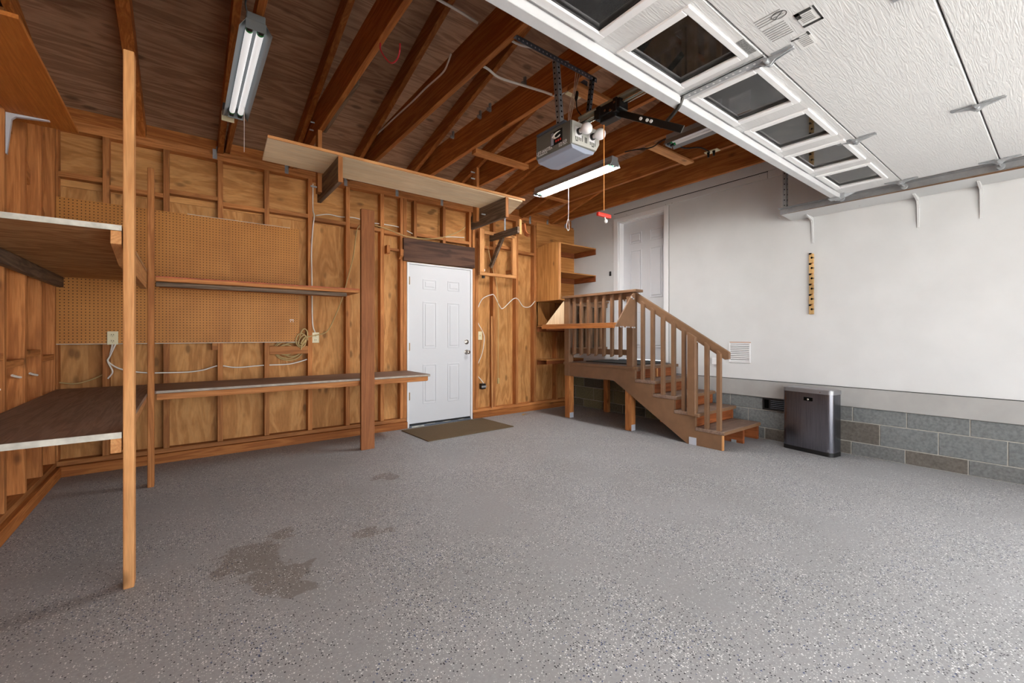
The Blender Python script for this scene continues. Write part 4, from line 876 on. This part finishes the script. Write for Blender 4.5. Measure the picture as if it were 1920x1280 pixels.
# hangers
perf('hanger_bar', (1.585, 2.02, 2.985), (2.30, 2.02, 2.985), .034, M_dkmetal, op, nrm=(0, 0, -1), step=.032, hole=.0055, hm=M_plate)
perf('hanger_strap', (1.945, 2.02, 2.555), (1.92, 2.035, 2.985), .036, M_galv, op, nrm=(1, 0, 0), step=.034)
perf('hanger_strap', (2.19, 2.02, 2.545), (2.255, 2.02, 2.98), .026, M_dkmetal, op, nrm=(1, 0, 0), step=.034)
multi('bell_wires', [tubev([(2.13+.02*i, 2.06, 2.98), (2.10+.01*i, 2.05, 2.85), (2.04+.015*i, 2.03, 2.70), (2.02+.01*i, 2.02, 2.60), (2.04+.01*i, 2.0, 2.56)], .0028, 5) for i in range(3)] +
      [tubev([(2.05+.01*i, 1.98, 2.56), (2.08+.01*i, 1.96, 2.62+.01*i), (2.10+.008*i, 1.96, 2.63), (2.09+.01*i, 1.96, 2.58), (2.05, 1.97, 2.555)], .0028, 5) for i in range(4)], M_brcable, op, True)
t = thing('opener_outlet', 'dark junction box with ivory cover under the third joist by the opener', 'outlet', (2.3, 2.1, 2.95))
box('outlet_box', 2.255, 2.36, 2.16, 2.27, 2.975, 3.05, M_dkmetal, t, bev=.003); box('cover_plate', 2.235, 2.375, 2.14, 2.28, 2.966, 2.974, M_ivory, t, bev=.002)
lathe('plug', (2.28, 2.2, 2.965), (0, 0, -1), [(0, .016), (.02, .018), (.05, .012), (.07, .006)], M_black, t); tube('plug_cord', [(2.28, 2.2, 2.90), (2.27, 2.18, 2.82), (2.28, 2.14, 2.75), (2.25, 2.08, 2.62), (2.17, 2.05, 2.56)], .004, M_black, t)
t = thing('joist_outlet', 'small ivory outlet plate with two black plugs under the far joists', 'outlet', (4.13, 2.15, 2.96))
box('cover_plate', 4.08, 4.15, 2.07, 2.20, 2.978, 2.988, M_ivory, t, bev=.002); [cyl('plug', (4.10, y, 2.977), (4.10, y, 2.93), .014, M_black, t, 10, r1=.009) for y in (2.11, 2.165)]

# ------------------------------------------------------------------ things on the white wall and floor
t = thing('wooden_rack', 'narrow vertical pine rack with six dark slots on the white wall', 'rack', (5.2, 1.64, 1.4))
for i in range(6):
    z0 = 1.396+.1075*i
    sg = prism('rack_segment', [(1.622, z0), (1.660, z0), (1.660, z0+.095), (1.622, z0+.095)], 'X', XR-.034, XR-.004, wood('rack_pine', srgb(176, 136, 84), srgb(196, 158, 104), srgb(208, 172, 120), 'Z', knots=False, contrast=.4), t, bev=.002)
    box('notch', XR-.0345, XR-.010, 1.640, 1.6605, z0+.090, z0+.099, M_hole, sg)
    lathe('slot', (XR-.034, 1.634, z0+.052), (-1, 0, 0), [(0, .011), (.0015, .010)], M_hole, sg); bpy.data.objects[sg.children[0].name].scale = (1, 1, 1.9)
    # slots face the room side edge too
    lathe('edge_slot', (XR-.018, 1.622, z0+.052), (0, -1, 0), [(0, .009), (.0012, .008)], M_hole, sg)
box('rack_spine', XR-.012, XR-.004, 1.626, 1.656, 1.396, 2.030, W_new('Z'), t)
t = thing('wall_vent', 'square white louvred vent low on the white wall by the stairs', 'vent', (XR, 2.37, .97))
boxes('vent_frame', [(XR-.016, XR-.004, 2.25, 2.50, .852, .868), (XR-.016, XR-.004, 2.25, 2.50, 1.072, 1.088), (XR-.016, XR-.004, 2.25, 2.266, .868, 1.072), (XR-.016, XR-.004, 2.484, 2.50, .868, 1.072)], M_trimw, t, bev=.002)
for i in range(9):
    z = .874+.0225*i; hexa('louvre', [(XR-.006, 2.266, z+.008), (XR-.006, 2.484, z+.008), (XR-.018, 2.484, z-.004), (XR-.018, 2.266, z-.004)], [(XR-.006, 2.266, z+.012), (XR-.006, 2.484, z+.012), (XR-.018, 2.484, z), (XR-.018, 2.266, z)], M_trimw, t)
box('vent_back', XR-.0055, XR-.0045, 2.266, 2.484, .868, 1.072, plain('vent_shadow', srgb(120, 120, 120), .9), t)
boxes('dirty_edge', [(XR-.010, XR-.004, 2.25, 2.49, 1.0885, 1.096)], W_stud('Y'), t)
t = box('wall_switch_box', XR-.035, XR-.004, 2.585, 2.70, .815, .895, M_trimw, None, bev=.006, seg=2); tag(t, 'small white box on the wall behind the stair balusters', 'box')
t = box('door_bell_button', XR-.022, XR-.0085, 4.29, 4.325, 2.09, 2.16, M_black, None, bev=.005, seg=2); tag(t, 'tiny dark button on the wall left of the upper door', 'button')
# crawl space grille
t = thing('crawl_vent', 'black louvred crawl space grille in the block wall beside the trash can', 'vent', (XR, 1.98, .40))
boxes('grille_frame', [(XR-.014, XR+.004, 1.84, 2.12, .335, .350), (XR-.014, XR+.004, 1.84, 2.12, .452, .468), (XR-.014, XR+.004, 1.84, 1.855, .35, .452), (XR-.014, XR+.004, 2.105, 2.12, .35, .452), (XR-.014, XR+.004, 2.04, 2.055, .35, .452)], M_black, t, bev=.001)
for i in range(5): box('grille_bar', XR-.008, XR+.002, 1.855, 2.04, .358+.02*i, .366+.02*i, M_dkmetal, t)
box('grille_back', XR+.0, XR+.0035, 1.855, 2.105, .35, .452, M_hole, t)

# trash can (slightly rotated, rounded corners)
tc_ = thing('trash_can', 'dark brushed steel rectangular trash can beside the block wall', 'trash can', (5.03, 1.60, 0))
def rrect(L_, W_, r, n=6):
    P = []
    for cx, cy, a in ((L_/2-r, W_/2-r, 0), (-L_/2+r, W_/2-r, 90), (-L_/2+r, -W_/2+r, 180), (L_/2-r, -W_/2+r, 270)):
        for i in range(n+1):
            q = math.radians(a+90*i/n); P.append((cx+r*math.cos(q), cy+r*math.sin(q)))
    return P
c0 = Vector((5.055, 1.595, 0)); al = math.radians(90-9)
def placed(P, z0, z1, name, mat, parent, smooth_=True):
    Q = [(c0.x+a*math.cos(al)-b*math.sin(al), c0.y+a*math.sin(al)+b*math.cos(al)) for a, b in P]
    V, F = prismv(Q, 'Z', z0, z1); o = meshobj(name, V, F, mat, parent, bev=0)
    for pg in o.data.polygons: pg.use_smooth = True
    o.data.set_sharp_from_angle(angle=math.radians(40))
    return o
WLc = .195
placed(rrect(.468, WLc, .05), .040, .600, 'can_body', M_can, tc_); placed(rrect(.470, WLc+.002, .05), 0.0, .041, 'can_base', M_black, tc_)
placed(rrect(.478, WLc+.010, .053), .600, .638, 'can_lid', M_canlid, tc_); placed(rrect(.44, WLc-.03, .03), .638, .641, 'lid_inset', M_canlid, tc_)
def canpt(a, b, z): return (c0.x+a*math.cos(al)-b*math.sin(al), c0.y+a*math.sin(al)+b*math.cos(al), z)
hexa('handle_slot', [canpt(.02, WLc/2-.004, .520), canpt(-.06, WLc/2-.004, .520), canpt(-.06, WLc/2+.004, .520), canpt(.02, WLc/2+.004, .520)], [canpt(.02, WLc/2-.004, .555), canpt(-.06, WLc/2-.004, .555), canpt(-.06, WLc/2+.004, .555), canpt(.02, WLc/2+.004, .555)], M_hole, tc_)
p0 = canpt(-.02, WLc/2+.002, .535); lathe('latch', p0, (-math.sin(al), math.cos(al), 0), [(0, .010), (.006, .010), (.010, .005)], M_chrome, tc_, n=12)
p0 = canpt(-.13, WLc/2+.006, .618); lathe('lid_rivet', p0, (-math.sin(al), math.cos(al), 0), [(0, .006), (.003, .005)], M_chrome, tc_, n=10)

mt = meshobj('door_mat', [(2.112, 4.99, .001), (2.135, 4.305, .001), (3.352, 4.335, .001), (3.33, 5.04, .001), (2.112, 4.99, .010), (2.135, 4.305, .010), (3.352, 4.335, .010), (3.33, 5.04, .010)], BF, M_mat)
tag(mt, 'brown fibre doormat on the floor before the white back door', 'mat')
lf = meshobj('dry_leaf', [(3.93, 4.86, .001), (3.99, 4.90, .012), (4.10, 4.93, .002), (4.02, 4.95, .006), (3.96, 4.93, .004), (3.99, 4.90, .006)], [(0, 1, 4), (1, 2, 3), (1, 3, 4), (0, 4, 5), (4, 3, 5), (3, 2, 5)], M_leaf)
tag(lf, 'pale dry leaf on the floor near the landing leg', 'leaf')
